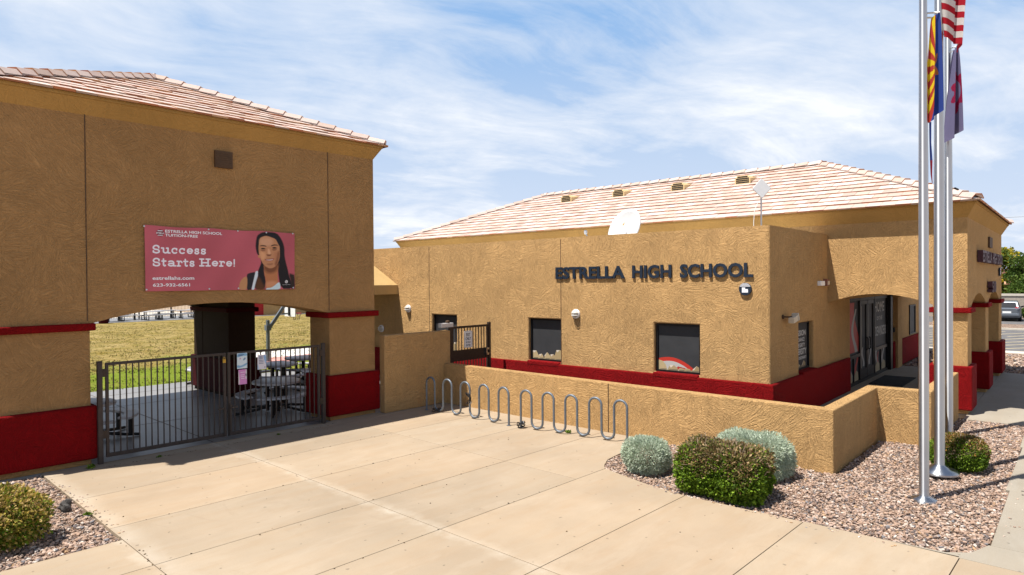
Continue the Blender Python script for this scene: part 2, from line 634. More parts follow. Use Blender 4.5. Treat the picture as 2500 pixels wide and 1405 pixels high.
def gravel_mat(name='gravel_bed'):
    t = NT(name)
    uv = t.uv()
    vo = t.n('ShaderNodeTexVoronoi', voronoi_dimensions='2D')
    vo.inputs['Scale'].default_value = 24
    t.link(uv, vo.inputs['Vector'])
    sep = t.n('ShaderNodeSeparateColor')
    t.link(vo.outputs['Color'], sep.inputs[0])
    col = t.ramp(sep.outputs[0], [(0.0, (0.10, 0.07, 0.06)), (0.2, (0.27, 0.17, 0.12)), (0.45, (0.42, 0.27, 0.19)), (0.7, (0.48, 0.34, 0.25)), (0.9, (0.58, 0.48, 0.40)), (1.0, (0.2, 0.18, 0.18))])
    edge = t.ramp(vo.outputs['Distance'], [(0.35, 1.0), (0.62, 0.25)])
    t.col(t.mix(1.0, col, edge, 'MULTIPLY'))
    t.bump(t.ramp(vo.outputs['Distance'], [(0.1, 1.0), (0.6, 0.0)]), 0.9, 0.03)
    t.b.inputs['Roughness'].default_value = 0.95
    return t.m


M['grass'] = grass_mat()
M['gravel'] = gravel_mat()
M['dirt'] = plain('dry_desert_ground', (0.34, 0.25, 0.17), 1.0, var=0.25, scale=0.6)

# ================================================================== THE SETTING
def sheet(name, pts, z, mat, frame='B', thick=0.05, kind='structure'):
    mb = MB()
    mb.zprism(pts, z - thick, z)
    return tag(obj(name, mb, mat, frame=frame), kind=kind)


def rect(x0, x1, y0, y1):
    return [(x0, y0), (x1, y0), (x1, y1), (x0, y1)]


sheet('ground', rect(-300, 500, -300, 400), -0.12, M['dirt'], 'A')
# lawn beyond the pavilion
sheet('lawn', rect(-40, 75, 22.55, 62.0), -0.01, M['grass'])
sheet('patio', rect(-4, 14.0, 13.46, 22.55), 0.0, M['patio'])
mb = MB()
for x in (-1.0, 2.7, 5.56, 8.45):
    mb.box(x - .008, x + .008, 13.5, 22.5, 0.001, 0.003)
for y in (16.4, 19.3, 21.4):
    mb.box(-4, 14, y - .008, y + .008, 0.0035, 0.005)
tag(obj('patio_joints', mb, M['joint'], frame='B'), kind='structure')
sheet('court_path', rect(11.5, 40, 26.9, 30.5), 0.012, M['courtwhite'])
sheet('court', rect(12.6, 26, 24.9, 26.9), 0.012, M['courtred'])
sheet('far_walk', rect(-10, 75, 61.9, 70), 0.02, M['patio'])

# plaza: separate slabs with real joints
mb = MB()
XS = [2.66, 5.56, 8.45, 10.85, 11.55]
YS = [13.46, 13.08, 11.40, 9.74, 8.10, 6.50, 4.80, 3.12, 1.40, -0.3, -2.0]
G = 0.005


def gravel_edge(y):
    """right-hand boundary of the paving along the front bed"""
    if y >= 6.6:
        return 99
    return 9.0


def slab(pts):
    k = random.uniform(0.93, 1.04)
    w = random.uniform(-.02, .02)
    mb.zprism(pts, -0.1, 0.0, (k + w, k, k - w))


for j in range(len(YS) - 1):
    y1, y0 = YS[j] - G, YS[j + 1] + G
    for i in range(len(XS) - 1):
        x0, x1 = XS[i] + G, XS[i + 1] - G
        if YS[j] <= 6.55 and XS[i] >= 8.4:
            continue
        if YS[j] <= 6.55 and XS[i] == 5.56:
            x1 = 8.86 if YS[j] < 6.4 else 9.1
            if YS[j] == 6.50:
                slab([(x0, y0), (8.86, y0), (8.95, 5.45), (9.10, 6.0), (9.24, y1), (x0, y1)])
                continue
            if YS[j] == 4.80:
                slab([(x0, y0), (8.93, y0), (8.86, y1), (x0, y1)])
                continue
            if YS[j] == 3.12:
                slab([(x0, y0), (9.0, y0), (8.95, y1), (x0, y1)])
                continue
            x1 = 8.95
        if YS[j] == 8.10 and XS[i] == 8.45:
            slab([(x0, y0), (9.24, y0), (9.42, 6.64), (9.75, 6.80), (10.2, 6.86), (x1, 6.86), (x1, y1), (x0, y1)])
            continue
        if YS[j] == 8.10 and XS[i] == 10.85:
            slab([(x0, 6.86), (x1, 6.86), (x1, y1), (x0, y1)])
            continue
        slab([(x0, y0), (x1, y0), (x1, y1), (x0, y1)])
# the strip towards the street and to the left
for j in range(7, len(YS) - 1):
    pass
for x0, x1 in ((-3.2, -0.25), (-0.25, 2.66)):
    for j in range(len(YS) - 1):
        if YS[j] > 9.2:
            continue
        y1 = YS[j]
        if YS[j] == 8.10:
            slab(rect(x0 + G, x1 - G, 8.1 + G, 9.20))
        slab(rect(x0 + G, x1 - G, YS[j + 1] + G, y1 - G))
plaza = tag(obj('plaza', mb, M['plaza'], frame='B', bevel=0.004), kind='structure')
sheet('plaza_bed', rect(-3.2, 11.5, -2.0, 13.44), -0.048, M['joint'], thick=0.03)

# street-side walk and porch walk, right
mb = MB()
for x0, x1, y0, y1 in ((9.62, 12.3, -2.0, 1.23), (12.3, 15.6, -2.0, 1.38), (15.6, 17.93, -2.0, 1.52)):
    k = random.uniform(.95, 1.03)
    mb.zprism([(x0 + G, y0), (x1 - G, y0), (x1 - G, y1 + .06), (x0 + G, y1 - .04)], -.1, 0.0, (k, k, k))
mb.zprism([(8.96, -2.0), (9.62 - G, -2.0), (9.62 - G, 1.21), (9.22, 1.33), (9.04, 1.55), (8.965, 2.4)], -.1, 0.0, (1.0, 1.0, 1.0))
obj('walk', mb, M['walk'], frame='B', bevel=.006)['kind'] = 'structure'
mb = MB()
for x0, x1, y0, y1 in ((17.97, 20.8, -2.0, 2.0), (20.8, 23.8, -2.0, 2.0), (23.8, 27.6, -2.0, 2.0),
                       (15.2, 18.6, 2.86, 5.2), (18.6, 21.6, 2.0, 5.2), (21.6, 24.6, 2.0, 5.2), (24.6, 27.6, 2.0, 5.2)):
    k = random.uniform(.92, 1.03)
    mb.box(x0 + G, x1 - G, y0 + G, y1 - G, -.1, 0.0, (k, k, k))
obj('porch_floor', mb, M['walk'], frame='A', bevel=.006)['kind'] = 'structure'
sheet('screen_walk', rect(11.7, 14.7, 3.78, 13.3), -0.004, M['walk'], 'B')

# gravel beds
bed_r = [(8.84, 4.9), (8.94, 5.5), (9.1, 6.05), (9.24, 6.5), (9.42, 6.64), (9.75, 6.80), (10.2, 6.86), (11.55, 6.86), (11.55, 3.5), (14.55, 3.6), (14.65, 2.78), (17.95, 2.85),
         (17.93, 1.60), (15.6, 1.46), (12.3, 1.29), (10.2, 1.22), (9.62, 1.22), (9.22, 1.34), (9.05, 1.56), (8.95, 3.1)]
sheet('gravel_bed', bed_r, -0.035, M['gravel'])
bed_l = rect(-3.0, 2.655, 9.205, 13.46)
sheet('gravel_bed', bed_l, -0.035, M['gravel'])
sheet('gravel_bed', rect(27.62, 34.6, -6, 5.0), -0.035, M['gravel'], 'A')
# parking lot beyond the porch
sheet('kerb', rect(34.6, 35.6, -40, 40), 0.03, M['kerb'], 'A', 0.16)
sheet('asphalt', rect(35.6, 66, -60, 60), -0.06, M['asphalt'], 'A')
mb = MB()
for k in range(-6, 14):
    for (xa, xb) in ((37.0, 40.6), (40.9, 45.0), (45.4, 49.6)):
        y = k * 1.5
        mb.bar((xa, y, -.058), (xb, y - 2.6, -.058), .12, .006)
obj('road_markings', mb, M['roadpaint'], frame='A')['kind'] = 'structure'
sheet('traffic_island', rect(51.2, 55.6, -20, 20), 0.05, M['kerb'], 'A', .14)
sheet('island_gravel', rect(51.5, 55.3, -19.8, 19.8), 0.07, M['gravel'], 'A', .04)

# loose stones lying on the beds
ICO = bmesh.new()
bmesh.ops.create_icosphere(ICO, subdivisions=1, radius=1)
IV = np.array([v.co[:] for v in ICO.verts])
IF = np.array([[v.index for v in f.verts] for f in ICO.faces])
ICO.free()


def in_poly(P, poly):
    x, y = P[:, 0], P[:, 1]
    ins = np.zeros(len(P), bool)
    n = len(poly)
    for i in range(n):
        x0, y0 = poly[i]
        x1, y1 = poly[(i + 1) % n]
        c = ((y0 > y) != (y1 > y)) & (x < (x1 - x0) * (y - y0) / (y1 - y0 + 1e-12) + x0)
        ins ^= c
    return ins


STONE = np.array([(.44, .30, .22), (.50, .36, .28), (.36, .24, .175), (.55, .43, .35), (.30, .20, .155), (.20, .15, .13), (.14, .115, .11), (.62, .54, .47), (.42, .31, .26), (.47, .30, .17), (.25, .235, .24)])
SPROB = np.array([.2, .17, .14, .1, .1, .08, .06, .05, .05, .02, .03])


def stones(name, poly, dens, frame, smin, smax, z=-0.03):
    lo, hi = np.min(poly, 0), np.max(poly, 0)
    n = int(dens * (hi[0] - lo[0]) * (hi[1] - lo[1]))
    P = lo + rng.random((n, 2)) * (hi - lo)
    P = P[in_poly(P, poly)]
    n = len(P)
    s = smin + (smax - smin) * rng.random(n) ** 2.6
    sc = np.stack([s * rng.uniform(.8, 1.35, n), s * rng.uniform(.6, 1, n), s * rng.uniform(.4, .75, n)], 1)
    V = IV[None] * (1 + rng.uniform(-.28, .28, (n, len(IV), 1))) * sc[:, None, :]
    a, b = rng.uniform(0, 6.283, n), rng.uniform(-.5, .5, n)
    ca, sa, cb, sb = np.cos(a), np.sin(a), np.cos(b), np.sin(b)
    x, y, zz = V[..., 0], V[..., 1], V[..., 2]
    x, zz = x * cb[:, None] + zz * sb[:, None], -x * sb[:, None] + zz * cb[:, None]
    x, y = x * ca[:, None] - y * sa[:, None], x * sa[:, None] + y * ca[:, None]
    V = np.stack([x + P[:, :1], y + P[:, 1:], zz + z + s[:, None] * rng.uniform(.2, .75, (n, 1))], 2)
    F = IF[None] + (np.arange(n) * len(IV))[:, None, None]
    cc = STONE[rng.choice(len(STONE), n, p=SPROB / SPROB.sum())] * rng.uniform(.72, 1.02, (n, 1))
    cols = np.repeat(cc, len(IF), 0)
    return tag(np_obj(name, V.reshape(-1, 3), F.reshape(-1, 3), cols, M['stone'], frame=frame), kind='stuff')


stones('gravel', bed_r, 1300, 'B', .009, .031)
stones('gravel', rect(-.5, 2.64, 9.22, 13.4), 1200, 'B', .010, .034)
stones('gravel', rect(27.7, 34.5, -1, 4.9), 160, 'A', .03, .07)

# grit and leaf scraps lying on the plaza, and stones kicked out of the beds
def scraps(name, pts, smin, smax, pal):
    P = np.array(pts)
    n = len(P)
    s = rng.uniform(smin, smax, n)
    V = IV[None] * (1 + rng.uniform(-.35, .35, (n, len(IV), 1))) * np.stack([s, s * .7, s * .35], 1)[:, None, :]
    a = rng.uniform(0, 6.283, n)
    x = V[..., 0] * np.cos(a)[:, None] - V[..., 1] * np.sin(a)[:, None] + P[:, :1]
    y = V[..., 0] * np.sin(a)[:, None] + V[..., 1] * np.cos(a)[:, None] + P[:, 1:]
    V = np.stack([x, y, V[..., 2] + s[:, None] * .3], 2)
    F = IF[None] + (np.arange(n) * len(IV))[:, None, None]
    cols = np.repeat(np.array(pal)[rng.integers(0, len(pal), n)], len(IF), 0)
    return tag(np_obj(name, V.reshape(-1, 3), F.reshape(-1, 3), cols, M['stone'], frame='B'), kind='stuff')


pts = [(rng.uniform(2.8, 11.3), rng.uniform(3.2, 13.2)) for _ in range(80)]
pts += [(rng.uniform(3.5, 8.0), 13.08 + rng.normal(0, .018)) for _ in range(70)]
pts += [(2.66 + rng.normal(0, .03), rng.uniform(6.5, 13)) for _ in range(45)]
pts += [(rng.uniform(2.8, 8.4), rng.choice([11.40, 9.74, 8.10, 6.50]) + rng.normal(0, .012)) for _ in range(45)]
scraps('litter', [p for p in pts if not (p[0] > 8.7 and p[1] < 6.9)],   .005, .016, [(.06, .04, .025), (.10, .065, .035), (.035, .03, .02), (.16, .11, .06)])
pts = [(8.9 - abs(rng.normal(0, .07)), rng.uniform(2.0, 5.6)) for _ in range(60)] + [(2.68 + abs(rng.normal(0, .09)), rng.uniform(9.4, 12.5)) for _ in range(55)]
pts += [(rng.uniform(10, 16), 1.16 - abs(rng.normal(0, .09))) for _ in range(45)]
scraps('loose_gravel', pts, .010, .022, [tuple(c) for c in STONE])

# ================================================================== PAVILION (left, open ramada with a hip roof)
CLAY = np.array([(.53, .405, .355), (.49, .37, .31), (.55, .44, .39), (.48, .345, .29), (.51, .40, .345), (.465, .335, .28), (.56, .455, .41)])
EDGE = [(.42, .16, .075), (.48, .25, .13), (.32, .13, .07), (.50, .31, .19), (.38, .27, .21)]


def clip(poly, a, b, c):
    """keep the part of a 2-D polygon with a*x + b*y <= c"""
    out = []
    for i in range(len(poly)):
        p, q = poly[i], poly[(i + 1) % len(poly)]
        dp, dq = a * p[0] + b * p[1] - c, a * q[0] + b * q[1] - c
        if dp <= 0:
            out.append(p)
        if dp * dq < 0:
            t = dp / (dp - dq)
            out.append((p[0] + (q[0] - p[0]) * t, p[1] + (q[1] - p[1]) * t))
    return out


def tile_face(mb, o, e, s, L, S, l0, l1, w=.33, ex=.37, lift=.027, jitter=.004, dev=0.02):
    """courses of flat tiles on a roof plane: origin o at the left end of the eave, e along it, s up the slope.
    The face is the trapezoid between the lines x = l0*y and x = L - l1*y."""
    o, e, s = Vector(o), Vector(e), Vector(s)
    nrm = e.cross(s).normalized()
    row = 0
    y = -0.07
    while y < S:
        yt = min(y + ex, S + .02)
        x = -w + (w / 2 if row % 2 else 0)
        over = random.uniform(-.5, .5) * dev
        while x < L + w:
            q = [(x + .003, y + over), (x + w - .003, y + over), (x + w - .003, yt), (x + .003, yt)]
            q = clip(q, -1, l0, 0)
            if len(q) > 2:
                q = clip(q, 1, l1, L)
            if len(q) > 2:
                j = random.uniform(-jitter, jitter)
                base = CLAY[random.randrange(len(CLAY))] * random.uniform(.9, 1.08)
                top = [o + e * a + s * b + nrm * (lift * (1 - (b - y - over) / ex) + .012 + j) for a, b in q]
                bot = [o + e * a + s * b for a, b in q]
                n = len(q)
                mb.add(top, [tuple(range(n))], tuple(base))
                ec = random.choice(EDGE)
                for i in range(n):
                    k = (i + 1) % n
                    mb.add([bot[i], bot[k], top[k], top[i]], [(0, 1, 2, 3)], ec)
            x += w
        y += ex
        row += 1


def cap_line(mb, p0, p1, w=.15, ln=.42, rise=.085):
    p0, p1 = Vector(p0), Vector(p1)
    d = (p1 - p0)
    n = max(1, int(d.length / ln))
    d.normalize()
    side = d.cross(Vector((0, 0, 1))).normalized()
    up = side.cross(d)
    for i in range(n + 1):
        a = p0 + d * (i * ln - .03)
        b = p0 + d * min((i + 1) * ln + .05, (p1 - p0).length + .08)
        ra, rb = rise + .035, rise - .005
        k = random.uniform(.92, 1.05)
        c = tuple(CLAY[random.randrange(3)] * k)
        A = [a - side * w + up * (ra - .10), a - side * w * .5 + up * ra, a + side * w * .5 + up * ra, a + side * w + up * (ra - .10)]
        B = [b - side * w + up * (rb - .10), b - side * w * .5 + up * rb, b + side * w * .5 + up * rb, b + side * w + up * (rb - .10)]
        A2 = [q - up * .028 for q in A]
        mb.add(A + B, [(0, 1, 5, 4), (1, 2, 6, 5), (2, 3, 7, 6)], c)
        mb.add(A + A2, [(0, 4, 5, 1), (1, 5, 6, 2), (2, 6, 7, 3)], random.choice(EDGE))
        mb.add([A2[0], A2[1], A2[2], A2[3], B[3], B[2], B[1], B[0]], [(0, 1, 2, 3, 4, 5, 6, 7)], c)


def arch_profile(x0, x1, o0, o1, zb, zs, zt, ztop, n=16):
    """wall outline over an arched opening between o0 and o1, seen face on (no legs)"""
    pts = [(x0, zb), (o0, zb), (o0, zs)]
    for i in range(1, n):
        t = i / n
        pts.append((o0 + (o1 - o0) * t, zs + (zt - zs) * math.sin(math.pi * t) ** .85))
    pts += [(o1, zs), (o1, zb), (x1, zb), (x1, ztop), (x0, ztop)]
    return pts


PV = thing('pavilion', 'tan stucco pavilion with a tiled hip roof and a wide arched gateway', 'pavilion', (5.78, 13.5, 0), 'B')
ZS = 6.22
to_x = lambda u, v, a: (u, a, v)
to_y = lambda u, v, a: (a, u, v)
mb = MB()
# front wall with its two legs and the arch; side and back walls the same way
mb.prism(arch_profile(2.07, 9.49, 3.42, 8.24, .0, 2.50, 2.815, ZS), to_x, 13.5, 14.36)
mb.prism(arch_profile(14.362, 20.298, 14.4, 20.29, 2.49, 2.50, 2.815, ZS), to_y, 8.862, 9.488)
mb.prism(arch_profile(14.362, 20.298, 14.4, 18.5, .0, 2.50, 2.815, ZS), to_y, 2.072, 2.72)
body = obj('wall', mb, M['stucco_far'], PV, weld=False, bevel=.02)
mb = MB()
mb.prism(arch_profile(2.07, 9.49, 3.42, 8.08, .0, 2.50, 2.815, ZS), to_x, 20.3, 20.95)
obj('back_wall', mb, M['stucco_painted_shade'], PV, weld=False, bevel=.02)  # shade under the roof is put into this wall's colour
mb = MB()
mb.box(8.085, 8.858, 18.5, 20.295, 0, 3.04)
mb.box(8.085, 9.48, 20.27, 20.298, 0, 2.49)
pil = obj('back_pillar', mb, M['stucco_painted_shade'], PV, bevel=.02)
pil['label'] = 'back pillar with its shade painted in dark brown'
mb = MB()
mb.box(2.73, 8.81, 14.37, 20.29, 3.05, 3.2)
obj('ceiling', mb, M['stucco_painted_shade'], PV)  # the ceiling's shade is held in its colour too
# vertical control joints
for x in (3.385, 8.235):
    mb = MB()
    mb.box(x - .008, x + .008, 13.494, 13.502, 2.56, ZS)
    obj('control_joint', mb, M['louver'], PV)
# red plinths and capital bands
for x0, x1, y0, y1 in ((1.98, 3.51, 13.41, 14.45), (8.15, 9.58, 13.41, 14.45), (7.995, 8.95, 18.41, 20.28), (8.0, 9.58, 20.282, 21.04), (1.98, 3.51, 18.41, 21.04)):
    mb = MB()
    mb.box(x0, x1, y0, y1, .10, 1.05)
    obj('plinth', mb, M['red'] if y0 < 18 else M['red_shade_and_bin'], PV, bevel=.035, seg=3)  # back plinths carry their shade in the colour
for x0, x1, y0, y1 in ((1.98, 3.50, 13.42, 14.44), (8.16, 9.57, 13.42, 14.44), (8.0, 8.94, 18.42, 20.28), (8.005, 9.57, 20.282, 21.03), (1.98, 3.50, 18.42, 21.03)):
    mb = MB()
    mb.box(x0, x1, y0, y1, 2.385, 2.515)
    obj('capital_band', mb, M['red'] if y0 < 18 else M['red_shade_and_bin'], PV, bevel=.02)  # back bands have the shade painted in as well
# flared cornice and fascia
d = .155
x0, x1, y0, y1 = 2.07, 9.49, 13.5, 20.95
mb = MB()
A = [(x0, y0, ZS - .01), (x1, y0, ZS - .01), (x1, y1, ZS - .01), (x0, y1, ZS - .01)]
B = [(x0 - d, y0 - d, 6.47), (x1 + d, y0 - d, 6.47), (x1 + d, y1 + d, 6.47), (x0 - d, y1 + d, 6.47)]
Bt = [(p[0], p[1], 6.50) for p in B]
mb.add(A + B, [(i, (i + 1) % 4, 4 + (i + 1) % 4, 4 + i) for i in range(4)] + [(4, 5, 6, 7)])
obj('cornice', mb, M['trim'], PV)
mb = MB()
e = d + .02
mb.box(x0 - e, x1 + e, y0 - e, y1 + e, 6.472, 6.54)
obj('fascia', mb, M['trim'], PV, bevel=.008)
# louvred vent high on the front
mb = MB()
mb.box(5.645, 6.0, 13.44, 13.52, 5.56, 5.90)
for k in range(7):
    mb.box(5.67, 5.975, 13.432, 13.442, 5.59 + k * .042, 5.615 + k * .042)
obj('vent', mb, M['louver'], PV)
# hip roof
ze = 6.545
ex0, ex1, ey0, ey1 = x0 - d - .03, x1 + d + .03, y0 - d - .03, y1 + d + .03
hw, hl = (ex1 - ex0) / 2, (ey1 - ey0) / 2
pk = Vector(((ex0 + ex1) / 2, (ey0 + ey1) / 2, ze + 1.62))
sl = 1.62
mb = MB()
Lx, Ly = ex1 - ex0, ey1 - ey0
ra = mb
c4 = [Vector((ex0, ey0, ze)), Vector((ex1, ey0, ze)), Vector((ex1, ey1, ze)), Vector((ex0, ey1, ze))]
for i in range(4):
    p, q = c4[i], c4[(i + 1) % 4]
    e_ = (q - p).normalized()
    mid = (p + q) / 2
    s_ = (pk - mid)
    S_ = s_.length
    s_ = s_.normalized()
    L_ = (q - p).length
    tile_face(mb, p, e_, s_, L_, S_, L_ / 2 / S_, L_ / 2 / S_, dev=.05, jitter=.009)
roof = obj('roof', mb, M['tile'], PV, weld=False)
mb = MB()
for i in range(4):
    mb.poly([c4[i], c4[(i + 1) % 4], pk])
obj('underlay', mb, M['felt'], roof, weld=False)
mb = MB()
for i in range(4):
    cap_line(mb, c4[i] + Vector((0, 0, .02)), pk + Vector((0, 0, .02)))
obj('hip_caps', mb, M['tile'], roof, weld=False)

# ------------------------------------------------------------------ double gate in the archway
GT = thing('double_gate', 'brown steel picket double gate closing the pavilion archway', 'gate', (5.8, 13.4, 0), 'B')
GY = 13.38
for x in (3.53, 7.99):
    mb = MB()
    mb.box(x - .04, x + .04, GY - .04, GY + .04, 0, 1.82)
    mb.box(x - .043, x + .043, GY - .043, GY + .043, 1.82, 1.835)
    obj('gate_post', mb, M['brown'], GT, bevel=.008)
for k, (xa, xb) in enumerate(((3.62, 5.775), (5.815, 7.90))):
    mb = MB()
    for x in (xa + .025, xb - .025):
        mb.box(x - .025, x + .025, GY - .025, GY + .025, .10, 1.80)
    mb.box(xa + .05, xb - .05, GY - .022, GY + .022, 1.75, 1.80)
    mb.box(xa + .05, xb - .05, GY - .022, GY + .022, .10, .17)
    lf = obj('gate_leaf', mb, M['brown'], GT, bevel=.005)
    n = 20 if k == 0 else 18
    for i in range(1, n):
        x = xa + .025 + (xb - xa - .05) * i / n
        mb = MB()
        mb.box(x - .0095, x + .0095, GY - .0095, GY + .0095, .17, 1.75)
        obj('picket', mb, M['brown'], lf)
    hx = 3.60 if k == 0 else 7.92
    for z in (.45, 1.55):
        mb = MB()
        mb.box(hx - .035, hx + .035, GY - .035, GY + .03, z, z + .14)
        obj('hinge', mb, M['brown2'], lf)
    mb = MB()
    s = -1 if k == 0 else 1
    cx = 5.795
    mb.box(cx + s * .04, cx + s * .075, GY - .05, GY - .028, .12, .75)
    mb.box(cx + s * .04, cx + s * .20, GY - .05, GY - .028, .66, .69)
    obj('drop_bolt', mb, M['brown'], lf)
mb = MB()
mb.box(5.70, 5.755, GY - .06, GY - .03, 1.60, 1.67)
mb.tube([(5.708, GY - .045, 1.67), (5.712, GY - .045, 1.705), (5.728, GY - .045, 1.72), (5.744, GY - .045, 1.705), (5.748, GY - .045, 1.67)], .006, 6)
tag(obj('padlock', mb, M['gold'], origin=(5.73, GY - .045, 1.6), frame='B'), 'small brass padlock hanging near the meeting stiles of the double gate', 'padlock')


# ------------------------------------------------------------------ pictures printed on flat sheets
def sd_poly(P, poly):
    poly = np.array(poly, float)
    d = np.full(len(P), 1e9)
    ins = np.zeros(len(P), bool)
    for i in range(len(poly)):
        a, b = poly[i], poly[(i + 1) % len(poly)]
        ab = b - a
        t = np.clip(((P - a) @ ab) / (ab @ ab + 1e-12), 0, 1)
        d = np.minimum(d, np.linalg.norm(P - (a + t[:, None] * ab), axis=1))
        c = ((a[1] > P[:, 1]) != (b[1] > P[:, 1])) & (P[:, 0] < (b[0] - a[0]) * (P[:, 1] - a[1]) / (b[1] - a[1] + 1e-12) + a[0])
        ins ^= c
    return np.where(ins, -d, d)


def sd_line(P, pts, r):
    d = np.full(len(P), 1e9)
    pts = np.array(pts, float)
    for a, b in zip(pts[:-1], pts[1:]):
        ab = b - a
        t = np.clip(((P - a) @ ab) / (ab @ ab + 1e-12), 0, 1)
        d = np.minimum(d, np.linalg.norm(P - (a + t[:, None] * ab), axis=1))
    return d - r


def put(img, sd, c, soft):
    a = np.clip(.5 - sd / soft, 0, 1)[:, None]
    img[:] = img * (1 - a) + np.array(c) * a


def smooth_poly(pts, it=2):
    p = np.array(pts, float)
    for _ in range(it):
        q = np.roll(p, -1, 0)
        p = np.stack([p * .75 + q * .25, p * .25 + q * .75], 1).reshape(-1, 2)
    return p


BX0, BX1, BZ0, BZ1, BY = 4.325, 7.365, 3.067, 4.317, 13.47
BW, BH = BX1 - BX0, BZ1 - BZ0
nu, nv = 520, 216
uu, vv = np.meshgrid((np.arange(nu) + .5) / nu, (np.arange(nv) + .5) / nv)
PIX = np.stack([uu.ravel() * BW, vv.ravel() * BH], 1)
img = np.tile(np.array([.45, .098, .128]), (len(PIX), 1))
img *= (1 + .06 * np.sin(PIX[:, :1] * 3.1 + PIX[:, 1:] * 2.0) + .05 * np.sin(PIX[:, :1] * 7.7 - PIX[:, 1:] * 5.0))


def W(pts):
    return [(a * BW, b * BH) for a, b in pts]


HAIR, SKIN, DARK = (.012, .009, .012), (.36, .17, .085), (.018, .017, .024)
pb = [
    ([(.759, .979), (.738, .953), (.718, .911), (.71, .799), (.708, .72), (.716, .618), (.726, .587), (.736, .572), (.749, .461), (.735, .382), (.722, .31), (.721, .231), (.704, .128), (.693, .014), (.764, .012), (.782, .111), (.762, .271), (.763, .43), (.867, .45), (.87, .272), (.886, .008), (.981, .005), (.973, .124), (.955, .231), (.945, .354), (.928, .501), (.921, .599), (.922, .713), (.911, .818), (.891, .905), (.863, .985), (.807, .99)], HAIR, .02),
    ([(.952, .285), (.985, .264), (1.0, .25), (1.0, .0), (.965, .0), (.97, .124)], (.03, .018, .014), .03),
    ([(.583, .0), (.592, .115), (.608, .184), (.638, .231), (.654, .176), (.65, .0)], (.36, .18, .085), .02),
    ([(.763, .45), (.765, .271), (.779, .151), (.775, .0), (.872, .0), (.869, .126), (.866, .272), (.874, .45)], (.33, .13, .055), .02),
    ([(.763, .43), (.766, .33), (.80, .27), (.85, .30), (.872, .38), (.874, .46)], (.14, .05, .022), .06),
    ([(.777, .10), (.79, .14), (.83, .15), (.862, .13), (.86, .09), (.84, .06), (.80, .03), (.78, .03)], (.42, .19, .10), .05),
    ([(.776, -.01), (.781, .025), (.816, .03), (.844, .07), (.871, .125), (.884, .11), (.888, -.01)], (.40, .52, .58), .015),
    ([(.640, -.01), (.647, .153), (.64, .254), (.658, .282), (.701, .302), (.705, .27), (.687, .129), (.673, -.01)], DARK, .015),
    ([(.673, -.01), (.687, .129), (.701, .27), (.705, .31), (.723, .322), (.721, .231), (.704, .113), (.693, -.01)], (.46, .54, .60), .015),
    ([(.749, .457), (.735, .382), (.722, .302), (.723, .223), (.742, .128), (.768, .06), (.775, .191), (.765, .271), (.764, .42)], HAIR, .015),
    ([(.715, .20), (.695, -.01), (.775, -.01), (.768, .06), (.752, .11), (.735, .21)], (.095, .036, .014), .05),
    ([(.728, .587), (.723, .571), (.728, .54), (.738, .536), (.74, .588)], (.40, .17, .08), .01),
    ([(.738, .865), (.751, .894), (.782, .922), (.813, .909), (.855, .877), (.871, .814), (.884, .759), (.886, .661), (.884, .564), (.872, .466), (.853, .401), (.828, .368), (.804, .363), (.78, .391), (.759, .438), (.746, .509), (.736, .572), (.73, .651), (.73, .746)], SKIN, .012),
    ([(.74, .86), (.78, .90), (.82, .88), (.84, .82), (.82, .75), (.77, .74), (.74, .78)], (.44, .235, .14), .06),
    ([(.737, .64), (.764, .65), (.785, .60), (.775, .52), (.752, .50), (.742, .56)], (.50, .25, .125), .05),
    ([(.84, .63), (.87, .66), (.882, .58), (.868, .49), (.845, .52)], (.33, .14, .07), .05),
    ([(.796, .70), (.808, .70), (.818, .63), (.814, .605), (.796, .605)], (.52, .28, .16), .03),
    ([(.885, .66), (.872, .47), (.853, .40), (.845, .45), (.862, .53), (.87, .66)], (.17, .065, .032), .04),
    ([(.786, .945), (.813, .909), (.855, .877), (.869, .814), (.884, .742), (.895, .84), (.862, .93), (.821, .97)], (.010, .010, .018), .015),
    ([(.735, .738), (.747, .757), (.768, .760), (.788, .747), (.787, .734), (.764, .742), (.747, .741)], (.03, .014, .010), .012),
    ([(.82, .757), (.841, .778), (.865, .777), (.876, .76), (.865, .762), (.844, .760), (.821, .743)], (.03, .014, .010), .012),
    ([(.744, .698), (.755, .711), (.770, .711), (.783, .696), (.770, .687), (.755, .687)], (.020, .010, .008), .010),
    ([(.828, .716), (.838, .732), (.853, .732), (.865, .718), (.853, .707), (.838, .705)], (.018, .009, .007), .010),
    ([(.745, .68), (.771, .675), (.785, .685), (.771, .655), (.752, .655)], (.19, .08, .042), .02),
    ([(.826, .70), (.855, .698), (.866, .71), (.855, .672), (.833, .672)], (.17, .07, .036), .02),
    ([(.784, .60), (.795, .603), (.812, .600), (.824, .605), (.819, .583), (.805, .575), (.791, .579)], (.13, .045, .024), .012),
    ([(.768, .520), (.785, .520), (.806, .527), (.828, .532), (.847, .538), (.832, .500), (.806, .484), (.784, .494)], (.27, .075, .062), .010),
    ([(.779, .512), (.80, .513), (.82, .517), (.838, .525), (.826, .503), (.806, .498), (.79, .502)], (.46, .37, .33), .006),
    ([(.768, .522), (.786, .517), (.806, .520), (.828, .525), (.847, .540), (.828, .529), (.806, .525), (.786, .522)], (.085, .024, .018), .008),
    ([(.785, .44), (.81, .445), (.835, .45), (.825, .425), (.80, .42)], (.20, .085, .045), .03),
]
for pts, c, soft in pb:
    c = tuple(x * (1.35 if max(c) > .1 else 1.0) for x in c)
    put(img, sd_poly(PIX, smooth_poly(W(pts), 1)), c, soft * 1.2)
put(img, np.hypot(PIX[:, 0] - .933 * BW, PIX[:, 1] - .133 * BH) - .033, (.72, .72, .75), .010)
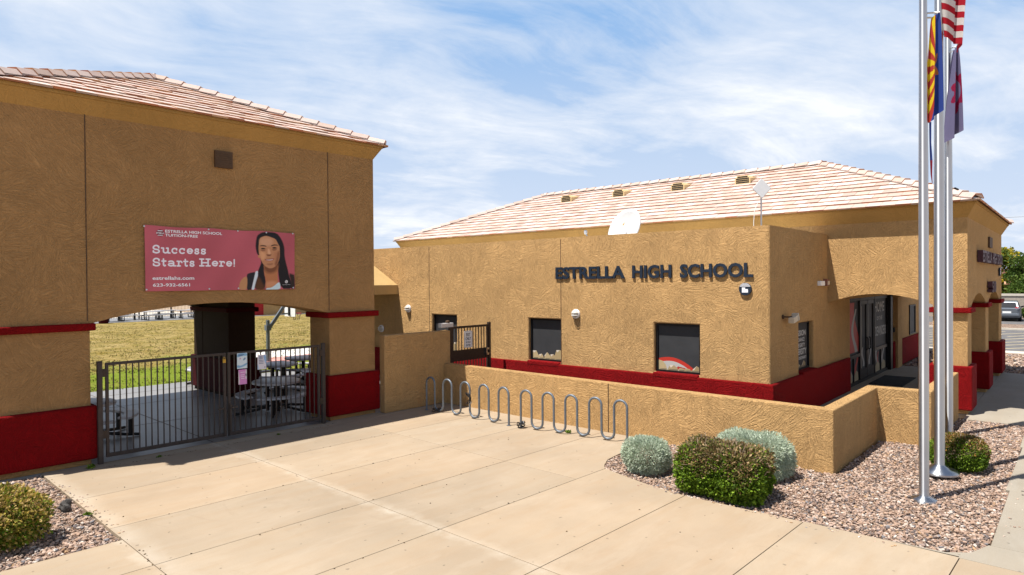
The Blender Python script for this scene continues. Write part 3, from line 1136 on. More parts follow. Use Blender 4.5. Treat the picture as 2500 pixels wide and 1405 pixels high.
put(img, sd_line(PIX, [(.930 * BW, .150 * BH), (.930 * BW, .125 * BH), (.938 * BW, .125 * BH)], .006), (.02, .015, .015), .006)

# slab-serif headline drawn with a broad round pen: each glyph is pen strokes in a unit box (x 0..1 wide, 0..1 = x-height)
def arc(cx, cy, rx, ry, a0, a1, n=14):
    return [(cx + rx * math.cos(R(a0 + (a1 - a0) * i / n)), cy + ry * math.sin(R(a0 + (a1 - a0) * i / n))) for i in range(n + 1)]


CAPH = 1.36
GL = {
    'S': [arc(.5, 1.01, .40, .33, 40, 270) + arc(.5, .35, .42, .33, 90, -140), [(.86, 1.20), (.86, 1.0)], [(.10, .16), (.10, .38)]],
    'u': [[(.0, .98), (.22, .98), (.22, .35)] + arc(.47, .32, .25, .27, 180, 300) + [(.76, .34)], [(.60, .98), (.78, .98), (.78, .05), (1.0, .05)]],
    'c': [arc(.52, .5, .44, .47, 45, 315), [(.86, .92), (.86, .70)]],
    'e': [[(.10, .52), (.92, .52)] + arc(.5, .52, .42, .45, 0, 318)],
    's': [arc(.5, .75, .36, .23, 35, 270) + arc(.5, .26, .40, .24, 90, -145), [(.84, .94), (.84, .74)], [(.12, .10), (.12, .30)]],
    't': [[(.38, 1.28), (.38, .30)] + arc(.62, .28, .24, .25, 180, 320), [(.02, .95), (.92, .95)]],
    'a': [arc(.42, .70, .34, .27, 150, 0) + [(.76, .05), (1.0, .05)], arc(.40, .27, .32, .24, 75, 330) + [(.76, .36)], [(.36, .51), (.76, .53)]],
    'r': [[(.02, .96), (.30, .96), (.30, .04)], [(.0, .04), (.62, .04)], [(.30, .60)] + arc(.66, .60, .34, .36, 170, 50) + [(.94, .72)]],
    'H': [[(.22, 1.32), (.22, .04)], [(.80, 1.32), (.80, .04)], [(.22, .68), (.80, .68)], [(.04, 1.32), (.40, 1.32)], [(.62, 1.32), (.98, 1.32)], [(.04, .04), (.40, .04)], [(.62, .04), (.98, .04)]],
    '!': [[(.5, 1.30), (.5, .46)], [(.5, .06), (.5, .05)]],
}


def pen_word(word, spans, base, xh, pen):
    for ch, (u0, u1) in zip(word, spans):
        a, b = u0 * BW + pen, u1 * BW - pen
        for st in GL[ch]:
            pts = [(a + (b - a) * x, base + pen + (xh - 2 * pen) * y if y <= 1 else base + xh - pen + xh * (y - 1)) for x, y in st]
            if ch == '!':
                pts = [(u0 * BW + (u1 - u0) * BW * .5, y) for x, y in pts]
            put(img, sd_line(PIX, pts, pen), (.78, .79, .88), .007)


pen_word('Success', [(.040, .090), (.092, .150), (.152, .196), (.198, .243), (.246, .292), (.294, .330), (.334, .372)], .571 * BH, .100 * BH, .0136)
pen_word('Starts', [(.039, .090), (.092, .126), (.128, .182), (.184, .224), (.225, .261), (.263, .300)], .374 * BH, .100 * BH, .0136)
pen_word('Here!', [(.323, .401), (.403, .450), (.452, .494), (.496, .543), (.546, .562)], .380 * BH, .100 * BH, .0136)

def banner_y(u, v):
    """the vinyl sags a little between its grommets"""
    return BY - .010 * math.sin(u * math.pi * 5) * (1 - abs(2 * v - 1)) - .007 * math.sin(u * 9 + v * 5) - .008


BN = thing('banner', 'pink vinyl banner with a portrait, hung above the pavilion archway', 'banner', (5.845, BY, BZ0), 'B')
gx, gy = np.meshgrid(np.arange(nu + 1) / nu, np.arange(nv + 1) / nv)
V = np.stack([BX0 + gx.ravel() * BW, np.array([banner_y(a, b) for a, b in zip(gx.ravel(), gy.ravel())]), BZ0 + gy.ravel() * BH - .018 * np.sin(gx.ravel() * math.pi * 2.6) ** 2 * (gy.ravel() > .9) * (gy.ravel() - .9) * 10], 1)
ii, jj = np.meshgrid(np.arange(nu), np.arange(nv))
a = (jj * (nu + 1) + ii).ravel()
F = np.stack([a, a + 1, a + nu + 2, a + nu + 1], 1)
fab = np_obj('fabric', V, F, img, M['print'], BN, smooth=True)
bt = lambda u, v, dd: (BX0 + u * BW, banner_y(u, v) - .004 - dd, BZ0 + v * BH)
mb = MB()
text_into(mb, 'ESTRELLA HIGH SCHOOL', bt, .119, .475, .897, .941, 0, .02)
obj('lettering', mb, M['whiteink'], BN, weld=False)
mb = MB()
text_into(mb, 'TUITION-FREE', bt, .118, .317, .838, .880, 0, .02)
obj('lettering', mb, M['whiteink'], BN, weld=False)
mb = MB()
text_into(mb, 'estrellahs.com', bt, .040, .293, .172, .226, 0, .02)
obj('lettering', mb, M['whiteink'], BN, weld=False)
mb = MB()
text_into(mb, '623-932-6561', bt, .042, .265, .068, .118, 0, .02)
obj('lettering', mb, M['whiteink'], BN, weld=False)
mb = MB()
text_into(mb, 'THE LEONA GROUP', bt, .901, .962, .076, .085, 0, .0)
obj('lettering', mb, M['whiteink'], BN, weld=False)
mb = MB()
ring = [(.0895 + .022 * math.cos(t), .889 + .052 * math.sin(t)) for t in np.linspace(0, 6.283, 25)[:-1]]
mb.poly([bt(a, b, -.001) for a, b in ring], None)
obj('emblem', mb, plain('emblem_ink', (.16, .012, .022), .6), BN, weld=False)
mb = MB()
text_into(mb, 'ESTRELLA', bt, .067, .112, .872, .898, .0, .02)
for k, (va, vb) in enumerate(((.915, .926), (.848, .857))):
    mb.poly([bt(.074, va, 0), bt(.105, va, 0), bt(.103, vb, 0), bt(.076, vb, 0)])
obj('emblem_lettering', mb, M['whiteink'], BN, weld=False)
for u, v in ((-.002, .978), (.386, .978), (.583, .978), (.786, .975), (.985, .98), (.006, .025), (.388, .025), (.583, .027), (.985, .027)):
    mb = MB()
    x, z = BX0 + u * BW, BZ0 + v * BH
    mb.lathe([(.017, .012), (.017, -.006), (.008, -.008)], (x, banner_y(max(0, u), v) - .003, z), 10, 'y')
    obj('grommet', mb, M['alu'], BN)


def poster(x0, x1, z0, z1, bg, blobs, lines, label, ink):
    n, m = 40, 54
    uu, vv = np.meshgrid((np.arange(n) + .5) / n, (np.arange(m) + .5) / m)
    P = np.stack([uu.ravel(), vv.ravel()], 1)
    im = np.tile(np.array(bg), (len(P), 1))
    for pts, c in blobs:
        put(im, sd_poly(P, smooth_poly(pts, 2)), c, .06)
    gx, gy = np.meshgrid(np.arange(n + 1) / n, np.arange(m + 1) / m)
    y = 13.352
    V = np.stack([x0 + gx.ravel() * (x1 - x0), y + .004 * np.sin(gx.ravel() * 5), z0 + gy.ravel() * (z1 - z0)], 1)
    ii, jj = np.meshgrid(np.arange(n), np.arange(m))
    a = (jj * (n + 1) + ii).ravel()
    r = thing('poster', label, 'poster', ((x0 + x1) / 2, y, z0), 'B', 'posters on the gate')
    np_obj('sheet', V, np.stack([a, a + 1, a + n + 2, a + n + 1], 1), im, M['print'], r, smooth=True)
    for u0, u1, v in lines:
        mb = MB()
        mb.poly([(x0 + u0 * (x1 - x0), y - .004, z0 + v * (z1 - z0)), (x0 + u1 * (x1 - x0), y - .004, z0 + v * (z1 - z0)),
                 (x0 + u1 * (x1 - x0), y - .004, z0 + (v + .03) * (z1 - z0)), (x0 + u0 * (x1 - x0), y - .004, z0 + (v + .03) * (z1 - z0))])
        obj('printing', mb, ink, r, weld=False)


blue_ink = plain('blue_ink', (.06, .10, .22), .6)
poster(6.00, 6.21, 1.445, 1.765, (.62, .70, .76), [([(0, 1), (1, 1), (1, .78), (.5, .83), (0, .7)], (.22, .42, .62)), ([(0, 0), (1, .2), (1, .38), (.4, .16), (0, .28)], (.20, .38, .58)), ([(.55, .5), (.8, .55), (.9, .68), (.7, .7)], (.16, .26, .42)), ([(.2, .62), (.42, .6), (.35, .72)], (.55, .2, .35))],
       [(.12, .72, .88), (.12, .55, .82)], 'blue and white swirled poster tied to the gate pickets', blue_ink)
poster(6.025, 6.20, 1.118, 1.425, (.60, .24, .52), [([(0, 0), (.16, 0), (.12, .5), (.05, .9), (0, .9)], (.66, .64, .62)), ([(.8, .35), (1, .3), (1, 1), (.86, 1)], (.64, .62, .64)), ([(.84, .55), (.95, .5), (.95, .7), (.84, .72)], (.05, .04, .05))],
       [(.25, .75, .80), (.25, .72, .62), (.25, .7, .5), (.3, .7, .38)], 'pink poster hanging under the blue poster on the gate', M['whiteink'])
poster(6.435, 6.625, 1.385, 1.695, (.64, .62, .68), [([(.62, .95), (1, 1), (1, .25), (.8, .55)], (.26, .42, .66)), ([(0, 0), (.2, 0), (.1, .3), (0, .35)], (.40, .52, .70)), ([(.78, .1), (.9, .1), (.9, .18), (.78, .18)], (.12, .1, .2))],
       [(.15, .6, .87), (.15, .62, .79), (.15, .6, .71), (.15, .7, .6), (.15, .68, .5), (.15, .7, .4)], 'white and pale blue poster on the right leaf of the gate', blue_ink)


# ------------------------------------------------------------------ picnic tables
def round_table(label, x, y, rz, group):
    r = thing('round_picnic_table', label, 'picnic table', (x, y, 0), 'B', group)
    r.rotation_euler.z += rz
    INFO[r.name] = ((0, 0, 0), 'B')
    mb = MB()
    mb.lathe([(.56, .70), (.585, .71), (.585, .755), (.57, .765), (.02, .766)], (0, 0, 0), 36)
    obj('table_top', mb, M['tablegrey'], r, smooth=40)
    mb = MB()
    for k in range(4):
        a = R(45 + 90 * k)
        c, s = math.cos(a), math.sin(a)
        mb.bar((.22 * c, .22 * s, 0.02), (.22 * c, .22 * s, .70), .06, .06)
    mb.bar((-.3, -.3, .66), (.3, .3, .66), .05, .05)
    mb.bar((-.3, .3, .655), (.3, -.3, .655), .05, .04)
    mb.bar((-.3, -.3, .14), (.3, .3, .14), .05, .05)
    mb.bar((-.3, .3, .135), (.3, -.3, .135), .05, .04)
    obj('frame', mb, M['black'], r)
    for k in range(3):
        a0 = k * 120 + 10
        n = 12
        pts = []
        for i in range(n + 1):
            t = R(a0 + 100 * i / n)
            pts.append((.98 * math.cos(t), .98 * math.sin(t)))
        for i in range(n, -1, -1):
            t = R(a0 + 100 * i / n)
            pts.append((.72 * math.cos(t), .72 * math.sin(t)))
        mb = MB()
        mb.zprism(pts, .42, .47)
        obj('bench', mb, M['tablegrey'], r, bevel=.012)
        for da in (22, 78):
            t = R(a0 + da)
            c, s = math.cos(t), math.sin(t)
            mb = MB()
            mb.bar((.85 * c, .85 * s, .05), (.85 * c, .85 * s, .42), .06, .06)
            mb.tube([(.25 * c, .25 * s, .12), (.8 * c, .8 * s, .045), (1.02 * c, 1.02 * s, .035)], .032, 8)
            obj('leg', mb, M['black'], r)
    return r


GRP = 'round picnic tables inside the pavilion'
round_table('grey round picnic table behind the right gate leaf, nearest the posters', 8.02, 15.62, R(205), GRP)
round_table('grey round picnic table beside the left pillar of the archway', 3.86, 15.75, R(-60), GRP)
round_table('grey round picnic table between the back pillar and the grass edge', 9.75, 18.9, R(70), GRP)
round_table('grey round picnic table farthest out on the patio by the court', 11.15, 19.9, R(200), GRP)
round_table('grey round picnic table mostly hidden behind the dark back pillar', 9.2, 21.85, R(30), GRP)

# ------------------------------------------------------------------ beyond the pavilion
# steel picket fence at the far side of the lawn
FN = thing('picket_fence', 'dark steel picket fence behind the far picnic tables', 'fence', (22, 66.5, 0), 'B')
mb = MB()
x = 4.0
while x < 29.5:
    mb.box(x - .012, x + .012, 66.49, 66.51, .1, 1.9)
    x += .13
mb.box(4, 29.5, 66.48, 66.52, 1.72, 1.77)
mb.box(4, 29.5, 66.48, 66.52, .25, .30)
obj('pickets', mb, M['black'], FN, weld=False)
for k in range(10):
    mb = MB()
    mb.box(4 + k * 2.8 - .05, 4 + k * 2.8 + .05, 66.45, 66.55, 0, 2.0)
    obj('fence_post', mb, M['black'], FN)
sheet('far_wall_walk', rect(-10, 29, 66.7, 90), 0.01, M['kerb'])


def far_table(label, x, y, rz):
    r = thing('rectangular_picnic_table', label, 'picnic table', (x, y, 0.02), 'B', 'picnic tables across the lawn')
    r.rotation_euler.z += rz
    INFO[r.name] = ((0, 0, 0), 'B')
    mb = MB()
    mb.box(-.9, .9, -.38, .38, .72, .78)
    obj('table_top', mb, M['tablegrey'], r)
    for s in (-1, 1):
        mb = MB()
        mb.box(-.9, .9, s * .62 - .14, s * .62 + .14, .42, .47)
        obj('bench', mb, M['tablegrey'], r)
        mb = MB()
        mb.bar((s * .6, -.62, .05), (s * .6, .62, .05), .07, .07)
        mb.bar((s * .6, -.15, .05), (s * .6, -.15, .72), .07, .07)
        mb.bar((s * .6, .15, .05), (s * .6, .15, .72), .07, .07)
        mb.bar((s * .6, -.62, .42), (s * .6, .62, .42), .06, .06)
        mb.bar((s * .6, -.62, .05), (s * .6, -.62, .42), .06, .06)
        mb.bar((s * .6, .62, .05), (s * .6, .62, .42), .06, .06)
        obj('leg', mb, M['black'], r)


for x, y, rz, lb in ((17.9, 63.6, .1, 'far grey picnic table next to the dark red bin across the lawn'), (19.4, 65.2, -.2, 'far grey picnic table second from the red bin, close to the fence'),
                     (20.9, 63.4, .15, 'far grey picnic table in the middle of the row at the lawn edge'), (22.6, 65.0, 0, 'far grey picnic table at the fence behind the middle of the row'),
                     (24.1, 63.8, -.1, 'far grey picnic table nearest the dark back pillar at the lawn edge'), (25.6, 65.3, .2, 'far grey picnic table partly behind the back pillar by the fence')):
    far_table(lb, x, y, rz)
mb = MB()
mb.lathe([(.33, 0), (.36, .1), (.36, 1.0), (.30, 1.02), (.29, .9)], (16.6, 61.6, 0), 16)
tag(obj('trash_bin', mb, M['red_shade_and_bin'], origin=(16.6, 61.6, 0), frame='B', smooth=40), 'dark red round bin at the far edge of the lawn', 'bin')

FB = thing('classroom_building', 'low tan building with a red door across the lawn', 'building', (40, 64, 0), 'B')
mb = MB()
mb.box(29.2, 60, 63.5, 69, 0, 4.2)
obj('wall', mb, M['stucco'], FB)
mb = MB()
mb.box(29.0, 60.2, 63.3, 69.2, 4.2, 4.5)
obj('roof', mb, M['trim'], FB)
mb = MB()
mb.box(29.3, 31.25, 63.42, 63.5, 0.05, 2.6)
dr = obj('door', mb, M['redpaint'], FB)
mb = MB()
mb.box(29.3, 31.2, 63.40, 63.42, 1.25, 1.33)
text_into(mb, '3', lambda u, v, dd: (u, 63.415 - dd, v), 29.9, 30.25, .35, .95, .005, .03)
obj('door_marking', mb, M['white'], dr)
mb = MB()
mb.box(41.5, 43.6, 63.44, 63.5, .9, 2.0)
obj('window', mb, M['shade'], FB)

# basketball hoop seen from behind
HP = thing('basketball_hoop', 'galvanised basketball hoop with a white backboard seen from behind', 'basketball hoop', (12.79, 25.6, 0), 'B')
mb = MB()
mb.tube([(12.79, 25.6, 0), (12.79, 25.6, 1.70)], .075, 14)
obj('pole', mb, M['galv'], HP, smooth=40)
mb = MB()
mb.bar((12.84, 25.6, 1.36), (13.55, 25.6, 2.32), .09, .12)
mb.bar((13.42, 25.6, 1.93), (13.72, 25.6, 1.93), .05, .06)
mb.box(12.69, 12.89, 25.5, 25.7, 1.28, 1.50)
obj('arm', mb, M['galv'], HP)
mb = MB()
mb.box(13.755, 13.795, 25.16, 26.04, 1.80, 2.55)
obj('backboard', mb, M['white'], HP, bevel=.01)
mb = MB()
mb.box(13.70, 13.75, 25.55, 25.65, 1.84, 2.5)
obj('backboard_brace', mb, M['black'], HP)
mb = MB()
ringp = [(14.06 + .20 * math.cos(t), 25.6 + .20 * math.sin(t), 1.93) for t in np.linspace(0, 6.2832, 21)]
mb.tube(ringp, .012, 6)
mb.bar((13.79, 25.6, 1.93), (13.87, 25.6, 1.93), .1, .03)
rim = obj('rim', mb, M['redpaint'], HP)
mb = MB()
for k in range(10):
    t0, t1 = 2 * math.pi * k / 10, 2 * math.pi * (k + .5) / 10
    mb.tube([(14.06 + .20 * math.cos(t0), 25.6 + .20 * math.sin(t0), 1.92), (14.06 + .14 * math.cos(t1), 25.6 + .14 * math.sin(t1), 1.77), (14.06 + .11 * math.cos(t0), 25.6 + .11 * math.sin(t0), 1.64)], .006, 5)
obj('net', mb, M['brown'], rim)

# ================================================================== GARDEN WALL, PEDESTRIAN GATE, SCREEN WALL
GW = thing('garden_wall', 'tan stucco wall running from the pavilion pillar to the exit gate', 'wall', (10.6, 13.3, 0), 'B')
mb = MB()
mb.box(9.592, 11.74, 13.25, 13.45, 0, 1.905)
obj('wall', mb, M['stucco'], GW, bevel=.02)

SW = thing('screen_wall', 'low tan stucco screen wall behind the bike racks, stepping round the entrance', 'wall', (11.5, 8, 0), 'B')
mb = MB()
mb.zprism([(11.5, 13.248), (11.5, 3.53), (14.47, 3.63), (14.58, 2.72), (17.95, 2.82), (17.95, 3.04), (14.80, 2.94), (14.69, 3.86), (11.72, 3.76), (11.72, 13.248)], -.1, 1.04)
obj('wall', mb, M['stucco'], SW, bevel=.018)
mb = MB()
mb.box(11.494, 11.502, 7.985, 8.003, 0, 1.03)
obj('control_joint', mb, M['louver'], SW)

PG = thing('exit_gate', 'dark brown steel pedestrian gate with a solid middle panel and a closer on top', 'gate', (12.5, 13.3, 0), 'B')
gy = 13.32
for x in (11.80, 13.27):
    mb = MB()
    mb.box(x - .04, x + .04, gy - .04, gy + .04, 0, 2.05)
    obj('gate_post', mb, M['brown2'], PG, bevel=.006)
mb = MB()
for x in (11.87, 13.20):
    mb.box(x - .025, x + .025, gy - .022, gy + .022, .1, 1.99)
mb.box(11.895, 13.175, gy - .02, gy + .02, 1.93, 1.99)
mb.box(11.895, 13.175, gy - .02, gy + .02, .1, .16)
fr = obj('gate_leaf', mb, M['brown2'], PG)
mb = MB()
mb.box(11.895, 13.175, gy - .026, gy - .021, 1.04, 1.34)
obj('panel', mb, M['brown2'], fr)
for i in range(1, 12):
    x = 11.895 + 1.28 * i / 12
    mb = MB()
    mb.box(x - .01, x + .01, gy - .01, gy + .01, .16, 1.93)
    obj('picket', mb, M['brown2'], fr)
mb = MB()
mb.box(11.42, 11.86, gy - .07, gy + .05, 1.985, 2.10)
cl = obj('gate_closer', mb, M['silver'], PG, bevel=.012)
mb = MB()
mb.lathe([(.05, 0), (.06, .03), (.05, .06), (.02, .07)], (11.70, gy - .01, 2.10), 14)
obj('closer_cap', mb, M['louver'], cl, smooth=40)
mb = MB()
mb.box(13.09, 13.20, gy - .075, gy - .03, 1.13, 1.19)
mb.box(13.09, 13.13, gy - .075, gy - .03, 1.13, 1.33)
mb.box(13.09, 13.20, gy - .075, gy - .03, 1.28, 1.33)
obj('latch_guard', mb, M['alu'], PG)
SG = thing('exit_sign', 'white metal EXIT ONLY DO NOT ENTER sign bolted on the brown pedestrian gate', 'sign', (12.42, gy - .05, 1.4), 'B')
mb = MB()
pts = []
for cx, cz, a0 in ((12.535, 1.42, -90), (12.535, 1.82, 0), (12.285, 1.82, 90), (12.285, 1.42, 180)):
    for k in range(4):
        t = R(a0 + 30 * k)
        pts.append((cx + .03 * math.cos(t), cz + .03 * math.sin(t)))
mb.prism(pts, to_x, gy - .055, gy - .05)
obj('plate', mb, M['white'], SG)
mb = MB()
st = lambda u, v, dd: (u, gy - .057 - dd, v)
text_into(mb, 'EXIT', st, 12.33, 12.49, 1.70, 1.79, 0, .02)
text_into(mb, 'ONLY', st, 12.305, 12.515, 1.59, 1.68, 0, .02)
text_into(mb, 'DO NOT', st, 12.315, 12.505, 1.51, 1.565, 0, .02)
text_into(mb, 'ENTER', st, 12.325, 12.495, 1.43, 1.485, 0, .02)
obj('lettering', mb, M['black'], SG, weld=False)
mb = MB()
for xa, xb, za, zb in ((12.275, 12.545, 1.402, 1.408), (12.275, 12.545, 1.832, 1.838), (12.268, 12.274, 1.415, 1.825), (12.546, 12.552, 1.415, 1.825)):
    mb.box(xa, xb, gy - .0575, gy - .0555, za, zb)
obj('border', mb, M['black'], SG)

# ================================================================== SCHOOL BUILDING
SB = thing('school_building', 'tan stucco school building with a red plinth and a long hip roof of pale tiles', 'school', (18, 8, 0), 'A')
XF, XB, YS_, YN = 14.35, 18.62, 5.04, 22.3
TOP = 4.37
WINS = [(14.65, 15.77), (10.64, 11.76), (6.655, 7.82)]
Z0, Z1 = .985, 2.16
DEP = .14


def wall_grid(mb, us, vs, holes, to3, depth):
    """plane facade with recessed openings; to3(u, v, a): a = distance behind the face"""
    def hole(i, j):
        return any(us[i] >= h[0] - 1e-6 and us[i + 1] <= h[1] + 1e-6 and vs[j] >= h[2] - 1e-6 and vs[j + 1] <= h[3] + 1e-6 for h in holes)
    for i in range(len(us) - 1):
        for j in range(len(vs) - 1):
            if not hole(i, j):
                mb.poly([to3(us[i], vs[j], 0), to3(us[i + 1], vs[j], 0), to3(us[i + 1], vs[j + 1], 0), to3(us[i], vs[j + 1], 0)])
    for a, b, c, d_ in holes:
        for p, q in (((a, c), (b, c)), ((b, c), (b, d_)), ((b, d_), (a, d_)), ((a, d_), (a, c))):
            mb.poly([to3(*p, 0), to3(*q, 0), to3(*q, depth), to3(*p, depth)])


mb = MB()
us = sorted([YS_, YN] + [y for w in WINS for y in w])
wall_grid(mb, us, [0, Z0, Z1, TOP], [(a, b, Z0, Z1) for a, b in WINS], lambda u, v, a: (XF + a, u, v), DEP)
SWIN = (16.26, 17.42)
us2 = [XF, SWIN[0], SWIN[1], XB]
wall_grid(mb, us2, [0, Z0, Z1, TOP], [(SWIN[0], SWIN[1], Z0, Z1)], lambda u, v, a: (u, YS_ + a, v), .16)
# parapet top and inner face
T = .32
mb.poly([(XF, YS_, TOP), (XB, YS_, TOP), (XB, YS_ + T, TOP), (XF + T, YS_ + T, TOP)])
mb.poly([(XF, YS_, TOP), (XF + T, YS_ + T, TOP), (XF + T, YN, TOP), (XF, YN, TOP)])
mb.poly([(XF + T, YS_ + T, TOP), (XB, YS_ + T, TOP), (XB, YS_ + T, 4.0), (XF + T, YS_ + T, 4.0)])
mb.poly([(XF + T, YS_ + T, TOP), (XF + T, YN, TOP), (XF + T, YN, 4.0), (XF + T, YS_ + T, 4.0)])
mb.poly([(XF, YN, 0), (XF + T, YN, 0), (XF + T, YN, TOP), (XF, YN, TOP)])
obj('office_wall', mb, M['stucco'], SB, bevel=.035, seg=3)
mb = MB()
mb.box(XF + T, XB - .01, YS_ + T, YN, 3.9, 4.0)
obj('flat_roof', mb, M['white'], SB)
for y in (15.89, 10.62):
    mb = MB()
    mb.box(XF - .003, XF + .02, y - .009, y + .009, .95, 4.33)
    obj('control_joint', mb, M['louver'], SB)
# plinth round the office block and into the porch
mb = MB()
mb.zprism([(14.25, YN), (14.25, 4.94), (20.55, 4.94), (20.55, 5.035), (14.345, 5.035), (14.345, YN)], 0, .95)
obj('plinth', mb, M['red'], SB, bevel=.035, seg=3)
for a, b in WINS:
    mb = MB()
    mb.box(14.243, 14.475, a + .004, b - .004, .86, Z0 + .006)
    obj('sill', mb, M['red'], SB, bevel=.035, seg=3)
mb = MB()
mb.box(SWIN[0] + .004, SWIN[1] - .004, 4.933, 5.18, .86, Z0 + .006)
obj('sill', mb, M['red'], SB, bevel=.035, seg=3)


# windows: dark frame, black sun screen and printed film along the bottom
def window(p0, u_is_y, a, b, z0, z1, decal=None):
    """p0 = depth of the pane; u runs along the wall"""
    P = (lambda u, v, dd: (p0 - dd, u, v)) if u_is_y else (lambda u, v, dd: (u, p0 - dd, v))
    mb = MB()
    t = .05
    for ua, ub, va, vb in ((a, b, z0, z0 + t), (a, b, z1 - t, z1), (a, a + t, z0 + t, z1 - t), (b - t, b, z0 + t, z1 - t)):
        mb.prism([(ua, va), (ub, va), (ub, vb), (ua, vb)], lambda u, v, q: P(u, v, q), 0, .05)
    w = obj('window', mb, M['frame'], SB)
    mb = MB()
    mb.prism([(a + t, z0 + t), (b - t, z0 + t), (b - t, z1 - t), (a + t, z1 - t)], lambda u, v, q: P(u, v, q), 0, .012)
    obj('pane', mb, M['screen'], w)
    if decal:
        mb = MB()
        decal(mb, lambda s, r, lay=0: P((b - t) - s * (b - a - 2 * t) if u_is_y else (a + t) + s * (b - a - 2 * t), z0 + t + r * (z1 - z0 - 2 * t), .016 + lay * .001))
        obj('film_print', mb, M['decal'], w, weld=False)
    return w


ROCKC = [(.36, .28, .15), (.30, .23, .12), (.42, .34, .19)]
RLT, RSH = (.60, .54, .44), (.16, .13, .09)


def rock(mb, P, pts, lay=1):
    """a flat drawing of a boulder: body, pale facet, dark foot"""
    c = random.choice(ROCKC)
    mb.poly([P(s, r, lay) for s, r in pts], c)
    xs = [p[0] for p in pts]
    top = max(pts, key=lambda p: p[1])
    x0, x1 = min(xs), max(xs)
    i = pts.index(top)
    n = pts[(i + 1) % len(pts)]
    m = ((top[0] + n[0]) / 2 - .02, (top[1] + n[1]) / 2 - .06)
    mb.poly([P(*top, lay + 1), P(*m, lay + 1), P(n[0], n[1] - .02, lay + 1), P(*n, lay + 1)][::1], RLT)
    mb.poly([P(x0 + .02, .005, lay + 1), P(x1 - .02, .005, lay + 1), P(x1 - .02, .03, lay + 1), P(x0 + .06, .022, lay + 1)], RSH)


def decal_rocks(mb, P):
    rock(mb, P, [(0, 0), (.21, 0), (.21, .08), (.13, .20), (0, .20)], 1)
    rock(mb, P, [(.20, 0), (.39, 0), (.37, .07), (.32, .13), (.23, .11), (.20, .06)], 3)
    rock(mb, P, [(.40, 0), (.62, 0), (.60, .10), (.50, .18), (.41, .09)], 1)
    rock(mb, P, [(.58, 0), (.80, 0), (.78, .08), (.72, .14), (.62, .13)], 3)
    rock(mb, P, [(.76, 0), (1.0, 0), (1.0, .24), (.93, .26), (.82, .25), (.76, .11)], 5)


def decal_band(mb, P):
    """a plain curved red and grey band rising behind drawn rocks"""
    def crest(k, o):
        return (k, o[0] + (o[1]) * math.sin(math.pi * (.22 + .60 * k)) ** 1.2 - o[2] * k)
    n = 16
    top = [crest(i / n, (.06, .33, .26)) for i in range(n + 1)]
    top = [(s, max(r, 0.02)) for s, r in top]
    mb.poly([P(s, r, 1) for s, r in top] + [P(1, 0, 1), P(0, 0, 1)], (.46, .035, .022))
    low = [(s * .93 + .03, max(.015, r - .085)) for s, r in top]
    mb.poly([P(s, r, 2) for s, r in low] + [P(.96, 0, 2), P(.03, 0, 2)], (.42, .42, .40))
    mb.poly([P(.42, .02, 3), P(.74, .02, 3), P(.66, .07, 3), P(.48, .10, 3)], (.38, .03, .02))
    rock(mb, P, [(0, 0), (.22, 0), (.18, .12), (.10, .20), (0, .22)], 4)
    rock(mb, P, [(.22, 0), (.50, 0), (.46, .07), (.38, .12), (.28, .11)], 4)
    rock(mb, P, [(.48, 0), (.66, 0), (.62, .06), (.52, .07)], 6)
    rock(mb, P, [(.62, 0), (.82, 0), (.76, .06), (.66, .07)], 4)
    rock(mb, P, [(.78, 0), (1.0, 0), (1.0, .10), (.93, .14), (.84, .06)], 6)


window(XF + DEP - .002, True, WINS[0][0], WINS[0][1], Z0, Z1, decal_rocks)
window(XF + DEP - .002, True, WINS[1][0], WINS[1][1], Z0, Z1, decal_rocks)
window(XF + DEP - .002, True, WINS[2][0], WINS[2][1], Z0, Z1, decal_band)


def decal_words(mb, P):
    rows = [('PASSION', .72, .85), ('RADIANCE', .59, .68), ('INTEGRITY', .46, .55), ('DIVERSITY', .29, .43), ('EXTRAORDINARY', .18, .25)]
    for s, v0, v1 in rows:
        w = .40 + .05 * (s in ('DIVERSITY', 'EXTRAORDINARY')) - .08 * (s == 'RADIANCE') - .05 * (s == 'INTEGRITY')
        text_into(mb, s, lambda u, v, dd: P(u, v, 1), .47 - w, .47 + w, v0, v1, 0, .02, (.50, .50, .49))
    rock(mb, P, [(0, 0), (.5, 0), (.46, .06), (.30, .10), (.1, .09)], 1)
    rock(mb, P, [(.45, 0), (.86, 0), (.84, .09), (.72, .15), (.6, .06)], 3)


window(YS_ + .158, False, SWIN[0], SWIN[1], Z0, Z1, decal_words)

# main block: tall wall with the porch arches
CW = 4.63
mb = MB()
# front: porch arch, then the plain wall above the flat roof
mb.prism(arch_profile(1.98, 5.36, 2.67, 5.058, 0, 2.56, 2.815, CW, 14), to_y, XB, XB + .45)
mb.box(XB, XB + .45, 5.362, 22.35, 0, CW)
# street side with two narrow arches
p1 = arch_profile(XB + .452, 23.0, 19.35, 22.52, 0, 2.52, 2.80, CW, 12)
p2 = arch_profile(23.002, 27.5, 23.32, 26.52, 0, 2.52, 2.80, CW, 12)
mb.prism(p1, to_x, 1.98, 2.67)
mb.prism(p2, to_x, 1.98, 2.67)
# far end of the porch
mb.prism(arch_profile(2.672, 5.06, 2.9, 4.9, 0, 2.52, 2.8, CW, 12), to_y, 26.75, 27.498)
obj('main_wall', mb, M['stucco'], SB, weld=False)
mb = MB()
mb.box(XB + .46, 26.74, 2.68, 5.05, 2.9, 3.0)
obj('porch_ceiling', mb, M['trim'], SB)
